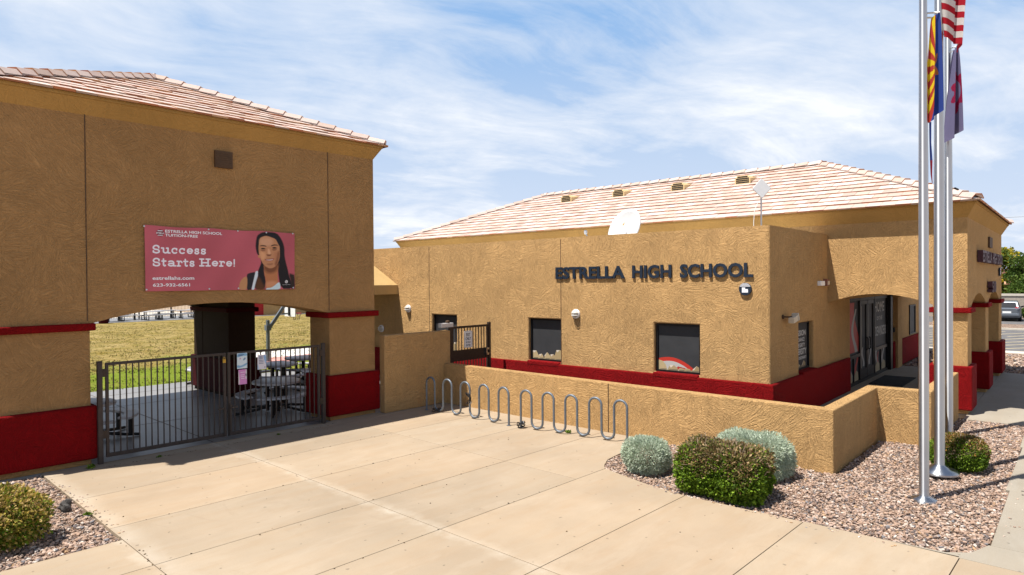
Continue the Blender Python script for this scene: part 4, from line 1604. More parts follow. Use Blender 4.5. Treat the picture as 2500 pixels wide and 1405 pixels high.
# back wall of the porch with the glazed entrance
DX0, DX1, DZ = 20.92, 26.10, 2.62
mb = MB()
mb.box(XB + .452, DX0, 5.06, 5.36, 0, 3.4)
mb.box(DX1 + .36, 33.5, 5.06, 5.36, 0, 3.9)
mb.box(DX0, DX1 + .36, 5.06, 5.36, DZ, 3.4)
obj('porch_wall', mb, M['stucco'], SB, weld=False)
mb = MB()
mb.box(DX1 + .37, 33.4, 4.97, 5.058, 0, .95)
obj('plinth', mb, M['red'], SB, bevel=.03)
mb = MB()
mb.box(33.0, 33.5, 5.37, 24, 0, 3.9)
mb.box(27.8, 33.5, 5.05, 24, 3.9, 4.2)
mb.box(27.5, 27.8, 5.37, 22.35, 0, CW)
obj('rear_wing', mb, M['stucco'], SB, weld=False)
# small porch window beyond the doors
window(5.07, False, 29.7, 30.9, .99, 2.15, None)
# entrance doors
mb = MB()
FY = 5.14
for x in (DX0 + .04, 22.30, 24.20, DX1 - .02):
    mb.box(x - .05, x + .05, FY - .05, FY + .05, 0, DZ)
mb.box(DX0, DX1, FY - .045, FY + .045, DZ - .09, DZ)
mb.box(DX0, 22.25, FY - .05, FY + .05, .82, .92)
mb.box(24.25, DX1, FY - .05, FY + .05, .82, .92)
mb.box(21.55, 21.62, FY - .04, FY + .04, .1, .82)
mb.box(25.1, 25.17, FY - .04, FY + .04, .1, .82)
mb.box(DX0, DX1, FY - .05, FY + .05, 0, .09)
mb.box(DX1 + .03, DX1 + .36, 5.0, 5.36, 0, DZ)
ent = obj('entrance', mb, M['frame'], SB)


def art(mb, P):
    """generic swirling bands and rocks on the entrance film"""
    pass


for x0_, x1_, k in ((DX0 + .09, 22.25, 0), (24.25, DX1 - .07, 3)):
    mb = MB()
    mb.box(x0_, x1_, FY + .0, FY + .012, .09, DZ - .09)
    obj('pane', mb, M['screen'], ent)
for x0_, x1_ in ((22.36, 23.22), (23.26, 24.14)):
    mb = MB()
    for xa, xb in ((x0_, x0_ + .09), (x1_ - .09, x1_)):
        mb.box(xa, xb, FY - .035, FY + .035, .1, DZ - .1)
    mb.box(x0_ + .09, x1_ - .09, FY - .035, FY + .035, .1, .38)
    mb.box(x0_ + .09, x1_ - .09, FY - .035, FY + .035, DZ - .22, DZ - .1)
    dr = obj('door', mb, M['frame'], ent)
    mb = MB()
    mb.box(x0_ + .09, x1_ - .09, FY, FY + .012, .38, DZ - .22)
    obj('pane', mb, M['screen'], dr)
    mb = MB()
    hx = x1_ - .14 if x0_ < 23 else x0_ + .14
    mb.tube([(hx, FY - .04, .95), (hx, FY - .09, 1.0), (hx, FY - .09, 1.3), (hx, FY - .04, 1.35)], .018, 8)
    obj('handle', mb, M['black'], dr)
mb = MB()
f = lambda y_: (lambda u, v, dd: (u, FY - .004 - y_ - dd, v))
# curved red and grey bands (abstract) and rocks along the bottom
def ribbon(x0, z0, amp, ln, w, ph, c, lay):
    n = 14
    up, dn = [], []
    for i in range(n + 1):
        t = i / n
        x = x0 + amp * math.sin(t * 5.2 + ph)
        z = z0 + ln * t
        up.append((x - w * (1 - .5 * t), FY - .004 - lay * .002, z))
        dn.append((x + w * (1 - .5 * t), FY - .004 - lay * .002, z))
    for i in range(n):
        mb.poly([up[i], dn[i], dn[i + 1], up[i + 1]], c)


ribbon(21.55, .98, .20, 1.5, .62, .6, (.36, .04, .03), 0)
ribbon(21.75, .98, .24, 1.3, .16, 2.0, (.30, .29, .28), 1)
ribbon(21.30, .14, .18, .66, .16, 1.2, (.30, .29, .28), 0)
ribbon(21.98, .14, .14, .66, .16, 2.6, (.36, .04, .03), 0)
ribbon(24.65, .14, .16, .66, .18, .4, (.30, .29, .28), 0)
ribbon(24.85, .14, .10, .6, .08, 1.4, (.36, .04, .03), 1)
ribbon(25.55, .14, .14, .66, .15, 2.2, (.30, .29, .28), 0)
ribbon(22.78, .45, .10, .6, .10, .9, (.30, .29, .28), 0)
ribbon(23.7, .45, -.10, .6, .10, .9, (.30, .29, .28), 0)
for xa, xb in ((21.02, 21.5), (21.65, 22.2), (24.3, 25.05), (25.2, 25.9)):
    mb.poly([(xa, FY - .010, .10), (xb, FY - .010, .10), (xb - .05, FY - .010, .34), ((xa + xb) / 2, FY - .010, .42), (xa + .06, FY - .010, .26)], (.32, .26, .16))
# pale frosted strip on the doors
mb.poly([(22.5, FY - .006, .42), (22.62, FY - .006, .42), (22.62, FY - .006, 2.35), (22.5, FY - .006, 2.35)], (.30, .26, .22))
mb.poly([(23.40, FY - .006, .42), (23.50, FY - .006, .42), (23.50, FY - .006, 2.35), (23.40, FY - .006, 2.35)], (.34, .30, .24))
obj('film_print', mb, M['decal'], ent, weld=False)
mb = MB()
text_into(mb, 'HOME', f(0), 24.38, 25.75, 2.08, 2.42, 0, .02)
text_into(mb, 'OF THE', f(0), 24.65, 25.45, 1.80, 1.93, 0, .02)
text_into(mb, 'SIDEWINDERS', f(0), 24.28, 26.02, 1.28, 1.60, 0, .02)
for i, ch in enumerate('HERALDS'[:0]):
    pass
obj('lettering', mb, M['greytext'], ent, weld=False)
mb = MB()
mb.box(22.2, 24.4, 3.95, 4.85, 0.004, .022)
tag(obj('door_mat', mb, M['mat'], origin=(23.3, 4.4, 0), bevel=.005), 'black rubber mat on the porch floor in front of the glass doors', 'mat')

# porch plinths and bands on the three street-side pillars and the arch leg
for x0, x1, y0, y1 in ((18.52, 19.45, 1.88, 2.77), (22.42, 23.42, 1.88, 2.77), (26.42, 27.60, 1.88, 3.0)):
    mb = MB()
    mb.box(x0, x1, y0, y1, .10, 1.13)
    obj('plinth', mb, M['red'], SB, bevel=.03, seg=3)
for x0, x1, y0, y1 in ((18.54, 19.43, 1.90, 2.75), (22.44, 23.40, 1.90, 2.75), (26.44, 27.58, 1.90, 2.98)):
    mb = MB()
    mb.box(x0, x1, y0, y1, 2.375, 2.50)
    obj('capital_band', mb, M['red'], SB, bevel=.015)

# cornice, fascia, roof
d = .17
x0, x1, y0, y1 = XB, 27.5, 1.98, 22.35
mb = MB()
A = [(x0, y0, CW - .01), (x1, y0, CW - .01), (x1, y1, CW - .01), (x0, y1, CW - .01)]
B = [(x0 - d, y0 - d, 4.93), (x1 + d, y0 - d, 4.93), (x1 + d, y1 + d, 4.93), (x0 - d, y1 + d, 4.93)]
mb.add(A + B, [(i, (i + 1) % 4, 4 + (i + 1) % 4, 4 + i) for i in range(4)] + [(4, 5, 6, 7)])
obj('cornice', mb, M['trim'], SB)
mb = MB()
e = d + .02
mb.box(x0 - e, x1 + e, y0 - e, y1 + e, 4.932, 5.0)
obj('fascia', mb, M['trim'], SB, bevel=.008)
ze = 5.005
ex0, ex1, ey0, ey1 = x0 - d - .03, x1 + d + .03, y0 - d - .03, y1 + d + .03
hw = (ex1 - ex0) / 2
zr = ze + .42 * hw
r0, r1 = Vector(((ex0 + ex1) / 2, ey0 + hw, zr)), Vector(((ex0 + ex1) / 2, ey1 - hw, zr))
c4 = [Vector((ex0, ey0, ze)), Vector((ex1, ey0, ze)), Vector((ex1, ey1, ze)), Vector((ex0, ey1, ze))]
S_ = math.hypot(hw, zr - ze)
mb = MB()
sx = Vector((hw, 0, zr - ze)).normalized()
LW = ey1 - ey0
k = hw / S_
tile_face(mb, c4[3], (0, -1, 0), sx, LW, S_, k, k, dev=.03)
tile_face(mb, c4[1], (0, 1, 0), Vector((-hw, 0, zr - ze)).normalized(), LW, S_, k, k)
tile_face(mb, c4[0], (1, 0, 0), Vector((0, hw, zr - ze)).normalized(), ex1 - ex0, S_, k, k)
tile_face(mb, c4[2], (-1, 0, 0), Vector((0, -hw, zr - ze)).normalized(), ex1 - ex0, S_, k, k)
roof2 = obj('roof', mb, M['tile'], SB, weld=False)
mb = MB()
mb.poly([c4[3], c4[0], r0, r1])
mb.poly([c4[1], c4[2], r1, r0])
mb.poly([c4[0], c4[1], r0])
mb.poly([c4[2], c4[3], r1])
obj('underlay', mb, M['felt'], roof2, weld=False)
mb = MB()
up = Vector((0, 0, .02))
for a, b in ((c4[0], r0), (c4[1], r0), (c4[2], r1), (c4[3], r1), (r0, r1)):
    cap_line(mb, a + up, b + up)
obj('hip_caps', mb, M['tile'], roof2, weld=False)
for y in (15.75, 13.3, 10.85, 8.5):
    xc = 21.95
    zc = ze + .42 * (xc - ex0) + .03
    mb = MB()
    w = .26
    # half-hexagon dormer vent with slats facing down the slope
    fr_ = [(-w, -.02), (-w, .17), (-w * .66, .27), (w * .66, .27), (w, .17), (w, -.02)]
    A = [(xc - .28, y + u, zc - .12 + v) for u, v in fr_]
    Bk = [(xc + .34, y + u * .98, zc + .14 + v * .08) for u, v in fr_]
    n = len(fr_)
    mb.add(A + Bk, [(i, (i + 1) % n, n + (i + 1) % n, n + i) for i in range(n)] + [tuple(range(n))])
    v_ = obj('roof_vent', mb, plain('vent_paint', (.66, .49, .25), .6, var=.05) if 'vent_paint' not in bpy.data.materials else bpy.data.materials['vent_paint'], roof2)
    mb = MB()
    for q in range(4):
        z = zc - .10 + q * .062
        ww = w * (.86 if q < 3 else .66)
        mb.box(xc - .286, xc - .282, y - ww, y + ww, z, z + .040)
    obj('louver', mb, M['frame'], v_)

# louvre and lettering on the street facade
mb = MB()
mb.box(23.15, 23.95, 1.93, 1.99, 4.07, 4.37)
obj('vent', mb, M['louver'], SB)
FS = thing('street_sign', 'plum ESTRELLA HIGH SCHOOL letters on the shaded street side of the school', 'sign', (23.3, 1.95, 3.6))
ft = lambda u, v, dd: (u, 1.965 - dd, v)


def letters(root, word, u0, u1, v0, v1, to3, depth, mat, bold):
    """each letter of a sign is a solid part of its own, placed at its share of the word"""
    vs, fs = text_geo(word, bold)
    lo, hi = vs.min(0), vs.max(0)
    # split the word's outline into its letters by connected pieces, then by reading position
    par = list(range(len(vs)))

    def find(i):
        while par[i] != i:
            par[i] = par[par[i]]
            i = par[i]
        return i
    for g in fs:
        for i in g[1:]:
            par[find(i)] = find(g[0])
    groups = {}
    for g in fs:
        groups.setdefault(find(g[0]), []).append(g)
    for g in sorted(groups.values(), key=lambda gs: min(vs[i][0] for q in gs for i in q)):
        ids = sorted({i for q in g for i in q})
        mp = {i: k for k, i in enumerate(ids)}
        U = [u0 + (vs[i][0] - lo[0]) / (hi[0] - lo[0]) * (u1 - u0) for i in ids]
        V = [v0 + (vs[i][1] - lo[1]) / (hi[1] - lo[1]) * (v1 - v0) for i in ids]
        n = len(ids)
        q2 = [tuple(mp[i] for i in q) for q in g]
        ed = {}
        key = {}
        rep = [key.setdefault((round(a, 5), round(b, 5)), k) for k, (a, b) in enumerate(zip(U, V))]
        q3 = []
        for q in q2:
            q = [rep[i] for i in q]
            q = [q[i] for i in range(len(q)) if q[i] != q[i - 1]]
            if len(q) >= 3:
                q3.append(tuple(q))
                for i in range(len(q)):
                    ed[(q[i], q[(i + 1) % len(q)])] = 1
        mb = MB()
        fr_ = [to3(a, b, depth) for a, b in zip(U, V)]
        bk_ = [to3(a, b, 0) for a, b in zip(U, V)]
        mb.add(fr_ + bk_, q3 + [tuple(i + n for i in reversed(q)) for q in q3] + [(a, b, b + n, a + n) for (a, b) in ed if (b, a) not in ed])
        obj('letter', mb, mat, root)


for w_, a, b in (('ESTRELLA', 20.45, 22.75), ('HIGH', 23.0, 24.1), ('SCHOOL', 24.35, 26.1)):
    letters(FS, w_, a, b, 3.60, 3.91, ft, .12, M['plum'], .03)
HN = thing('house_number', 'plum number 510 over the middle pillar of the street side', 'house number', (23.4, 1.95, 2.77))
letters(HN, '510', 22.85, 24.0, 2.78, 3.10, ft, .12, M['plum'], .03)

MS = thing('building_sign', 'navy blue ESTRELLA HIGH SCHOOL letters standing off the sunlit office wall', 'sign', (14.3, 8.1, 3.25))
mt = lambda u, v, dd: (XF - .006 - dd, -u, v)
for w_, a, b in (('ESTRELLA', 10.775, 8.615), ('HIGH', 8.40, 7.34), ('SCHOOL', 7.12, 5.395)):
    letters(MS, w_, -a, -b, 3.25, 3.575, mt, .034, M['navy'], .030)


def emblem(root, to3, cu, cv, r):
    mb = MB()
    n = 36
    mb.prism([(cu + r * math.cos(2 * math.pi * k / n), cv + r * math.sin(2 * math.pi * k / n)) for k in range(n)], lambda u, v, a: to3(u, v, a), 0, .04)
    obj('disc', mb, M['navy'], root)
    mb = MB()
    L = [(-.50, .26), (-.50, -.55), (.48, -.55), (.48, .0), (.03, .0), (.03, .26)]
    mb.poly([to3(cu + a * r, cv + b * r, .043) for a, b in L])
    for za, zb in ((.42, .52), (.60, .68), (.75, .82), (.88, .93)):
        wa = math.sqrt(1 - za * za) * .97
        wb = math.sqrt(1 - zb * zb) * .97
        mb.poly([to3(cu - wa * r, cv + za * r, .043), to3(cu + wa * r, cv + za * r, .043), to3(cu + wb * r, cv + zb * r, .043), to3(cu - wb * r, cv + zb * r, .043)])
    obj('emblem_mark', mb, M['whiteink'], root, weld=False)


E1 = thing('emblem_sign', 'round navy emblem with a white angular mark under the word SCHOOL', 'emblem', (14.3, 5.57, 2.99))
emblem(E1, mt, -5.565, 2.992, .138)
E2 = thing('emblem_sign', 'small round emblem near the far corner of the shaded street side', 'emblem', (26.4, 1.95, 3.4))
emblem(E2, ft, 26.42, 3.39, .14)


# ------------------------------------------------------------------ wall lamps and small fittings
def bulkhead(x, y, z, label):
    r = thing('wall_lamp', label, 'wall lamp', (x, y, z), group='round caged wall lamps on the office wall')
    mb = MB()
    mb.lathe([(.125, 0), (.125, -.035), (.118, -.05), (.098, -.052)], (x, y, z), 28, 'x')
    obj('base', mb, M['white'], r, smooth=40)
    mb = MB()
    mb.lathe([(.097, -.04)] + [(.097 * math.cos(R(a)), -.045 - .085 * math.sin(R(a))) for a in range(0, 86, 12)] + [(.004, -.131)], (x, y, z), 24, 'x')
    obj('lens', mb, M['lampglass'], r, smooth=60)
    mb = MB()
    for zz in (-.038, .038):
        h = math.sqrt(.105 ** 2 - zz ** 2)
        mb.tube([(x - .045 - .095 * math.sin(R(a)), y + h * math.cos(R(a)), z + zz) for a in range(0, 181, 20)], .007, 6)
    mb.tube([(x - .045 - .095 * math.sin(R(a)), y, z + .105 * math.cos(R(a))) for a in range(0, 181, 20)], .006, 6)
    obj('cage', mb, M['white'], r)


bulkhead(XF - .001, 10.12, 2.326, 'white caged wall lamp between the two decorated office windows')
bulkhead(XF - .001, 16.92, 2.324, 'white caged wall lamp beside the tan awning')
bulkhead(XF - .001, 18.35, 1.60, 'shaded caged wall lamp low down under the tan awning')
FL = thing('flood_light', 'tan floodlight on an arm on the shaded end wall above the word window', 'floodlight', (15.25, 5.0, 2.3))
mb = MB()
mb.lathe([(.05, 0), (.05, -.03)], (15.12, 5.04, 2.36), 14, 'y')
mb.tube([(15.12, 5.02, 2.36), (15.12, 4.90, 2.36), (15.2, 4.86, 2.37)], .016, 8)
obj('arm', mb, M['louver'], FL)
mb = MB()
mb.bar((15.13, 4.85, 2.28), (15.40, 4.85, 2.33), .13, .13)
obj('housing', mb, M['beigebox'], FL, bevel=.01)
mb = MB()
mb.bar((15.402, 4.85, 2.34), (15.46, 4.85, 2.365), .15, .17)
obj('lens', mb, M['lampglass'], FL, bevel=.01)
EB = thing('alarm_box', 'pale grey box fixed high on the shaded end wall near the porch', 'alarm box', (17.9, 5.0, 3.05))
mb = MB()
mb.box(17.72, 18.08, 4.95, 5.038, 3.03, 3.15)
obj('cover', mb, M['white'], EB, bevel=.01)
E3 = thing('strobe_light', 'small reddish strobe box beside the pale grey box on the end wall', 'strobe light', (18.3, 5.0, 3.05))
mb = MB()
mb.box(18.22, 18.42, 4.94, 5.038, 3.02, 3.20)
bx_ = obj('housing', mb, plain('faded_red_plastic', (.22, .09, .06), .5), E3, bevel=.01)
mb = MB()
mb.box(18.27, 18.40, 4.925, 4.939, 3.05, 3.15)
obj('strobe_lens', mb, M['beigebox'], bx_)
CR = thing('card_reader', 'small black reader on the wall edge beside the entrance doors', 'card reader', (26.7, 4.95, 1.2))
mb = MB()
mb.box(26.66, 26.86, 4.985, 5.057, 1.28, 1.45)
obj('housing', mb, M['black'], CR, bevel=.01)

# roof fittings behind the parapet
DS = thing('satellite_dish', 'white satellite dish leaning above the office parapet', 'satellite dish', (16.0, 9.7, 4.0))
mb = MB()
cx, cy, cz, rd = 16.0, 9.66, 4.66, .60
nrm = Vector((-.93, .26, .36)).normalized()
a_ = nrm.cross(Vector((0, 0, 1))).normalized()
b_ = nrm.cross(a_)
rings = []
n = 32
for t in np.linspace(0, 1, 8):
    rings.append([Vector((cx, cy, cz)) + (a_ * math.cos(2 * math.pi * k / n) + b_ * math.sin(2 * math.pi * k / n)) * rd * max(t, .01) + nrm * (.16 * t * t - .16) for k in range(n)])
vs = [q for r_ in rings for q in r_]
fs = [(i * n + k, i * n + (k + 1) % n, (i + 1) * n + (k + 1) % n, (i + 1) * n + k) for i in range(7) for k in range(n)] + [tuple(range(n))]
mb.add(vs, fs)
rim_ = [q + nrm * .0 + (q - Vector((cx, cy, cz))).normalized() * .0 for q in rings[-1]]
dsh = obj('reflector', mb, plain('dish_paint', (.56, .56, .56), .45, var=.03), DS, smooth=50)
so = dsh.modifiers.new('sheet_thickness', 'SOLIDIFY')
so.thickness = .035
so.offset = 1
mb = MB()
mb.tube([(cx + .15, cy - .05, 4.0), (cx + .1, cy - .03, 4.5)], .04, 10)
obj('mast', mb, M['alu'], DS)
mb = MB()
mb.tube([Vector((cx, cy, cz)) - b_ * -.55 + nrm * .02, Vector((cx - .45, cy + .85, 4.36)), Vector((cx - .47, cy + .95, 4.55))], .018, 8)
mb.lathe([(.03, 0), (.05, .04), (.05, .10), (.02, .12)], (cx - .47, cy + .95, 4.52), 12)
obj('feed_arm', mb, M['alu'], DS)
mb = MB()
p = Vector((cx, cy, cz)) - b_ * .12 + nrm * .02
q_ = -b_ if b_.z < 0 else b_
mb.poly([p + a_ * .05 + q_ * .0, p - a_ * .03 + q_ * .06, p + a_ * .02 - q_ * .07])
obj('sticker', mb, plain('orange_sticker', (.75, .22, .01), .5), dsh, weld=False)

AN = thing('panel_antenna', 'diamond shaped white panel antenna on a thin mast behind the parapet corner', 'antenna', (14.9, 5.1, 4.0))
mb = MB()
mb.tube([(14.9, 5.42, 4.0), (14.9, 5.42, 5.2)], .018, 8)
obj('mast', mb, M['alu'], AN)
mb = MB()
v0 = Vector((-.80, -.58, .12)).normalized()
rt = v0.cross(Vector((0, 0, 1))).normalized()
u0 = rt.cross(v0)
pts = []
ctr = Vector((14.88, 5.405, 5.24))
for k in range(4):
    for da in (-.10, 0, .10):
        t = math.pi / 2 * k
        rr = .205 if da == 0 else .19
        pts.append((rr * math.cos(t + da), rr * 1.13 * math.sin(t + da)))
mb.prism(pts, lambda u, v, a: ctr + rt * u + u0 * v + v0 * a, 0, .035)
obj('panel', mb, plain('antenna_plastic', (.52, .53, .55), .5, var=.03), AN, bevel=.01)
mb = MB()
mb.tube([(14.8, 5.55, 4.0), (14.79, 5.55, 4.5), (14.80, 5.53, 4.75), (14.85, 5.47, 4.95)], .008, 6)
obj('lead', mb, M['white'], AN)

# tan fabric awning on the office wall
AW = thing('awning', 'tan fabric awning with a sloping hood on the office wall beside the pavilion', 'awning', (13.5, 19, 2.8))
mb = MB()
xa, xb, ya, yb = 12.3, 14.345, 17.46, 21.5
mb.add([(xa, ya, 3.11), (xb, ya, 3.11), (xb, yb, 3.11), (xa, yb, 3.11), (13.2, ya + 1.1, 3.95), (13.2, yb - 1.1, 3.95), (xb - .4, ya + 1.1, 3.95), (xb - .4, yb - 1.1, 3.95)],
       [(0, 1, 6, 4), (1, 2, 7, 6), (2, 3, 5, 7), (3, 0, 4, 5), (4, 6, 7, 5)])
obj('canopy', mb, M['awning'], AW)
mb = MB()
for p, q in (((xa, ya), (xb, ya)), ((xa, yb), (xb, yb)), ((xa, ya), (xa, yb))):
    mb.bar((p[0], p[1], 2.955), (q[0], q[1], 2.955), .02, .305)
obj('valance', mb, M['awning'], AW)
mb = MB()
mb.poly([(xa + .02, ya + .02, 3.09), (xb, ya + .02, 3.09), (xb, yb - .02, 3.09), (xa + .02, yb - .02, 3.09)])
obj('lining', mb, M['awning'], AW, weld=False)


# ================================================================== BIKE RACKS
def rack(p0, p1, label):
    p0, p1 = Vector((*p0, 0)), Vector((*p1, 0))
    dv = p1 - p0
    L = dv.length
    n = 9                                     # five arches, four loops at the ground
    w = L / n
    pts = []
    ht, r = .83, w / 2
    for i in range(n):
        cxx = (i + .5) * w
        if i % 2 == 0:
            zc = ht - r
            for k in range(13):
                a = math.pi * (1 - k / 12)
                pts.append((cxx + r * math.cos(a), zc + r * math.sin(a)))
        else:
            zc = .035 + r
            for k in range(13):
                a = math.pi * (1 + k / 12)
                pts.append((cxx + r * math.cos(a), zc + r * math.sin(a)))
    pts = [(0, 0.0)] + pts + [(L, 0.0)]
    u = dv.normalized()
    o = thing('bike_rack', label, 'bike rack', tuple(p0), 'A', 'wave bike racks along the low wall')
    mb = MB()
    P = [p0 + u * s + Vector((0, 0, z)) for s, z in pts]
    mb.tube(P, .0245, 12)
    obj('pipe', mb, M['galv'], o, smooth=50)
    for q in (p0, p1):
        mb = MB()
        mb.lathe([(.055, .001), (.055, .008), (.03, .01)], tuple(q), 16)
        obj('foot_plate', mb, M['galv'], o)
    return P


P1 = rack((11.068, 12.388), (10.99, 9.592), 'grey wave bike rack nearer the pavilion, its end in the shade')
P2 = rack((10.98, 9.235), (11.25, 6.733), 'grey wave bike rack nearer the shrubs, fully in the sun')


def cable(c, r, n, hgt, label, seed):
    rr = random.Random(seed)
    pts = []
    for i in range(n * 14):
        t = i / 14 * 2 * math.pi
        k = r * (1 + .25 * math.sin(t * .37 + seed))
        pts.append((c[0] + k * math.cos(t) * (.45 if hgt > .1 else 1), c[1] + k * math.sin(t), c[2] + (hgt * i / (n * 14) + .02 * math.sin(t * 1.7) if hgt <= .1 else hgt * (.5 + .5 * math.sin(t * .53)))))
    mb = MB()
    mb.tube(pts, .008, 6)
    o = thing('cable_lock', label, 'cable lock', c, 'A', 'cable locks left on the bike racks')
    obj('cable', mb, M['cable'], o)
    mb = MB()
    e_ = pts[-1]
    mb.box(e_[0] - .03, e_[0] + .03, e_[1] - .03, e_[1] + .03, e_[2] - .035, e_[2] + .02)
    obj('lock_body', mb, M['alu'], o, bevel=.008)


cable((11.05, 12.0, .03), .10, 3, .06, 'black cable lock coiled on the ground under the shaded end of the rack', 1)
cable((10.97, 10.83, .34), .07, 5, .26, 'tangled cable lock hanging on a post of the rack nearer the pavilion', 2)
cable((10.98, 9.235, .02), .075, 6, .10, 'black cable lock wrapped round the end foot in the middle of the two racks', 3)

# ================================================================== FLAGPOLES AND FLAGS
def flagpole(f, r0, r1, h, base, label):
    o = thing('flagpole', label, 'flagpole', (f[0], f[1], 0), 'A', 'aluminium flagpoles in the gravel')
    mb = MB()
    mb.tube([(f[0], f[1], 0), (f[0], f[1], h * .45), (f[0], f[1], h)], [r0, r0 * .98, r1], 24)
    obj('pole', mb, M['alu'], o, smooth=50)
    mb = MB()
    if base == 'low':
        mb.lathe([(.17, 0.0), (.165, .03), (.11, .05), (r0 + .012, .06), (r0 + .002, .075)], (f[0], f[1], -.02), 28)
    else:
        mb.lathe([(.27, .06), (.275, .09), (.25, .115), (.16, .14), (.13, .17), (r0 + .01, .19), (r0 + .002, .20)], (f[0] , f[1], -.02), 28)
    obj('base_collar', mb, M['alu'], o, smooth=30)
    mb = MB()
    x = f[0] - .06
    mb.tube([(f[0] + r0 + .01, f[1] - .02, 1.2), (f[0] + r0 + .014, f[1] - .03, 3), (f[0] + r0 + .01, f[1] - .02, h - .2)], .005, 5)
    obj('halyard', mb, M['white'], o)
    mb = MB()
    mb.lathe([(.02, 0), (.09, .05), (.11, .12), (.08, .2), (.01, .23)], (f[0], f[1], h), 16)
    obj('finial', mb, M['gold'], o, smooth=50)
    return o


F1, F2, F3 = (11.087, 1.703), (12.586, 1.716), (15.884, 2.009)
flagpole(F1, .066, .045, 8.6, 'low', 'aluminium flagpole nearest the camera, set straight in the gravel')
flagpole(F2, .077, .052, 9.8, 'high', 'aluminium flagpole in the middle with a raised round base plate')
flagpole(F3, .079, .055, 9.2, 'low', 'aluminium flagpole behind the small round shrub')
mb = MB()
mb.tube([(F3[0] + .1, F3[1] - .1, 5.02), (F3[0] + .22, F3[1] - .14, 5.0)], .02, 6)
obj('cleat', mb, M['black'], bpy.data.objects['flagpole.002'])


def flag(label, pole, r, z_top, H, Wd, design, shape, origin_z):
    """limp flag: u runs from the hoist along the fly, v from top to bottom of the hoist"""
    n, m = 110, 80
    gu, gv = np.meshgrid(np.linspace(0, 1, n + 1), np.linspace(0, 1, m + 1))
    X = shape(gu.ravel(), gv.ravel())
    cu, cv = np.meshgrid((np.arange(n) + .5) / n, (np.arange(m) + .5) / m)
    cols = design(cu.ravel(), cv.ravel())
    ii, jj = np.meshgrid(np.arange(n), np.arange(m))
    a = (jj * (n + 1) + ii).ravel()
    o = thing('flag', label, 'flag', (pole[0], pole[1], origin_z), 'A', 'limp flags on the flagpoles')
    np_obj('cloth', X, np.stack([a, a + 1, a + n + 2, a + n + 1], 1), cols, M['cloth'], o, smooth=True)
    mb = MB()
    for vv_ in (0.02, .98):
        p = shape(np.array([0.0]), np.array([vv_]))[0]
        mb.tube([(pole[0], pole[1], p[2]), (p[0], p[1], p[2])], .012, 6)
    obj('snap', mb, M['alu'], o)
    return o


VX, VY = .653, -.758                        # a horizontal direction along which the limp cloth trails
FX, FY_ = .758, .653


def limp(pole, r, z_top, H, reach, drop, waves, depth, phase, side=1.0, back=0.0, toe=.0):
    def f(u, v):
        # folds pile up along the trailing direction while the fly end sinks
        s = reach * (1 - np.exp(-1.6 * u)) / (1 - math.exp(-1.6)) * side * (1 - .25 * v) + toe * v * u
        fold = depth * np.sin(u * waves * 2 * math.pi + phase + 1.2 * v) * (u ** .6)
        z = z_top - v * H * (1 - .10 * u) - drop * u ** 1.15
        q = r + .03
        x = pole[0] + VX * (q * (1 if side > 0 else -1) + s) + FX * (fold - back)
        y = pole[1] + VY * (q * (1 if side > 0 else -1) + s) + FY_ * (fold - back)
        return np.stack([x, y, z], 1)
    return f


def us_design(u, v):
    k = (np.floor(v * 13).astype(int) % 2 == 0)
    c = np.where(k[:, None], np.array([.38, .012, .025]), np.array([.62, .60, .58]))
    can = (u < .4) & (v < 7 / 13)
    c[can] = (.02, .028, .12)
    su, sv = (u / .4 * 11) % 1 - .5, (v / (7 / 13) * 9) % 1 - .5
    st = can & (su ** 2 + sv ** 2 < .07) & ((np.floor(u / .4 * 11) + np.floor(v / (7 / 13) * 9)) % 2 == 1)
    c[st] = (.62, .62, .62)
    return c


def az_design(u, v):
    v = np.clip(v + 1.1 * np.clip(u - .66, 0, 1), 0, .999)
    c = np.tile(np.array([.03, .06, .27]), (len(u), 1))
    top = v < .5
    ang = np.arctan2((.5 - v) * 2 / 3 + 1e-6, u - .5)
    k = (np.floor(ang / math.pi * 13).astype(int) % 2 == 0)
    c[top & k] = (.42, .045, .03)
    c[top & ~k] = (.72, .52, .02)
    dx, dy = (u - .5) * 1.5, (v - .5)
    rr = np.hypot(dx, dy)
    aa = np.arctan2(dx, -dy)
    star = rr < .27 * (.42 + .58 * np.abs(((aa / (2 * math.pi) * 5) % 1) - .5) * 2) ** 1.3
    c[star] = (.45, .16, .05)
    return c


def sc_design(u, v):
    c = np.tile(np.array([.150, .138, .245]), (len(u), 1))
    x, y = (u - .5) * 1.5, v - .5
    rr = np.hypot(x / 1.1, y)
    an = np.arctan2(y, x)
    ringm = (rr > .20) & (rr < .32 + .05 * np.sin(an * 9))
    c[ringm] = (.24, .01, .05)
    c[(np.abs(y + .02) < .06) & (np.abs(x) < .34)] = (.24, .01, .05)
    return c


def us_shape(u, v):
    e = (1 - np.exp(-1.6 * u)) / (1 - math.exp(-1.6))
    s = .09 + .33 * e * (1 - .30 * v) - .26 * np.sin(math.pi * np.clip(u / .42, 0, 1)) * (1 - .55 * v)
    f = -.05 + .10 * np.sin(u * 2.1 * 2 * math.pi + .6 + 1.1 * v) * u ** .5
    z = 8.55 - v * 1.46 * (1 - .12 * u) - .42 * u ** 1.1
    return np.stack([F2[0] + VX * s + FX * f, F2[1] + VY * s + FY_ * f, z], 1)


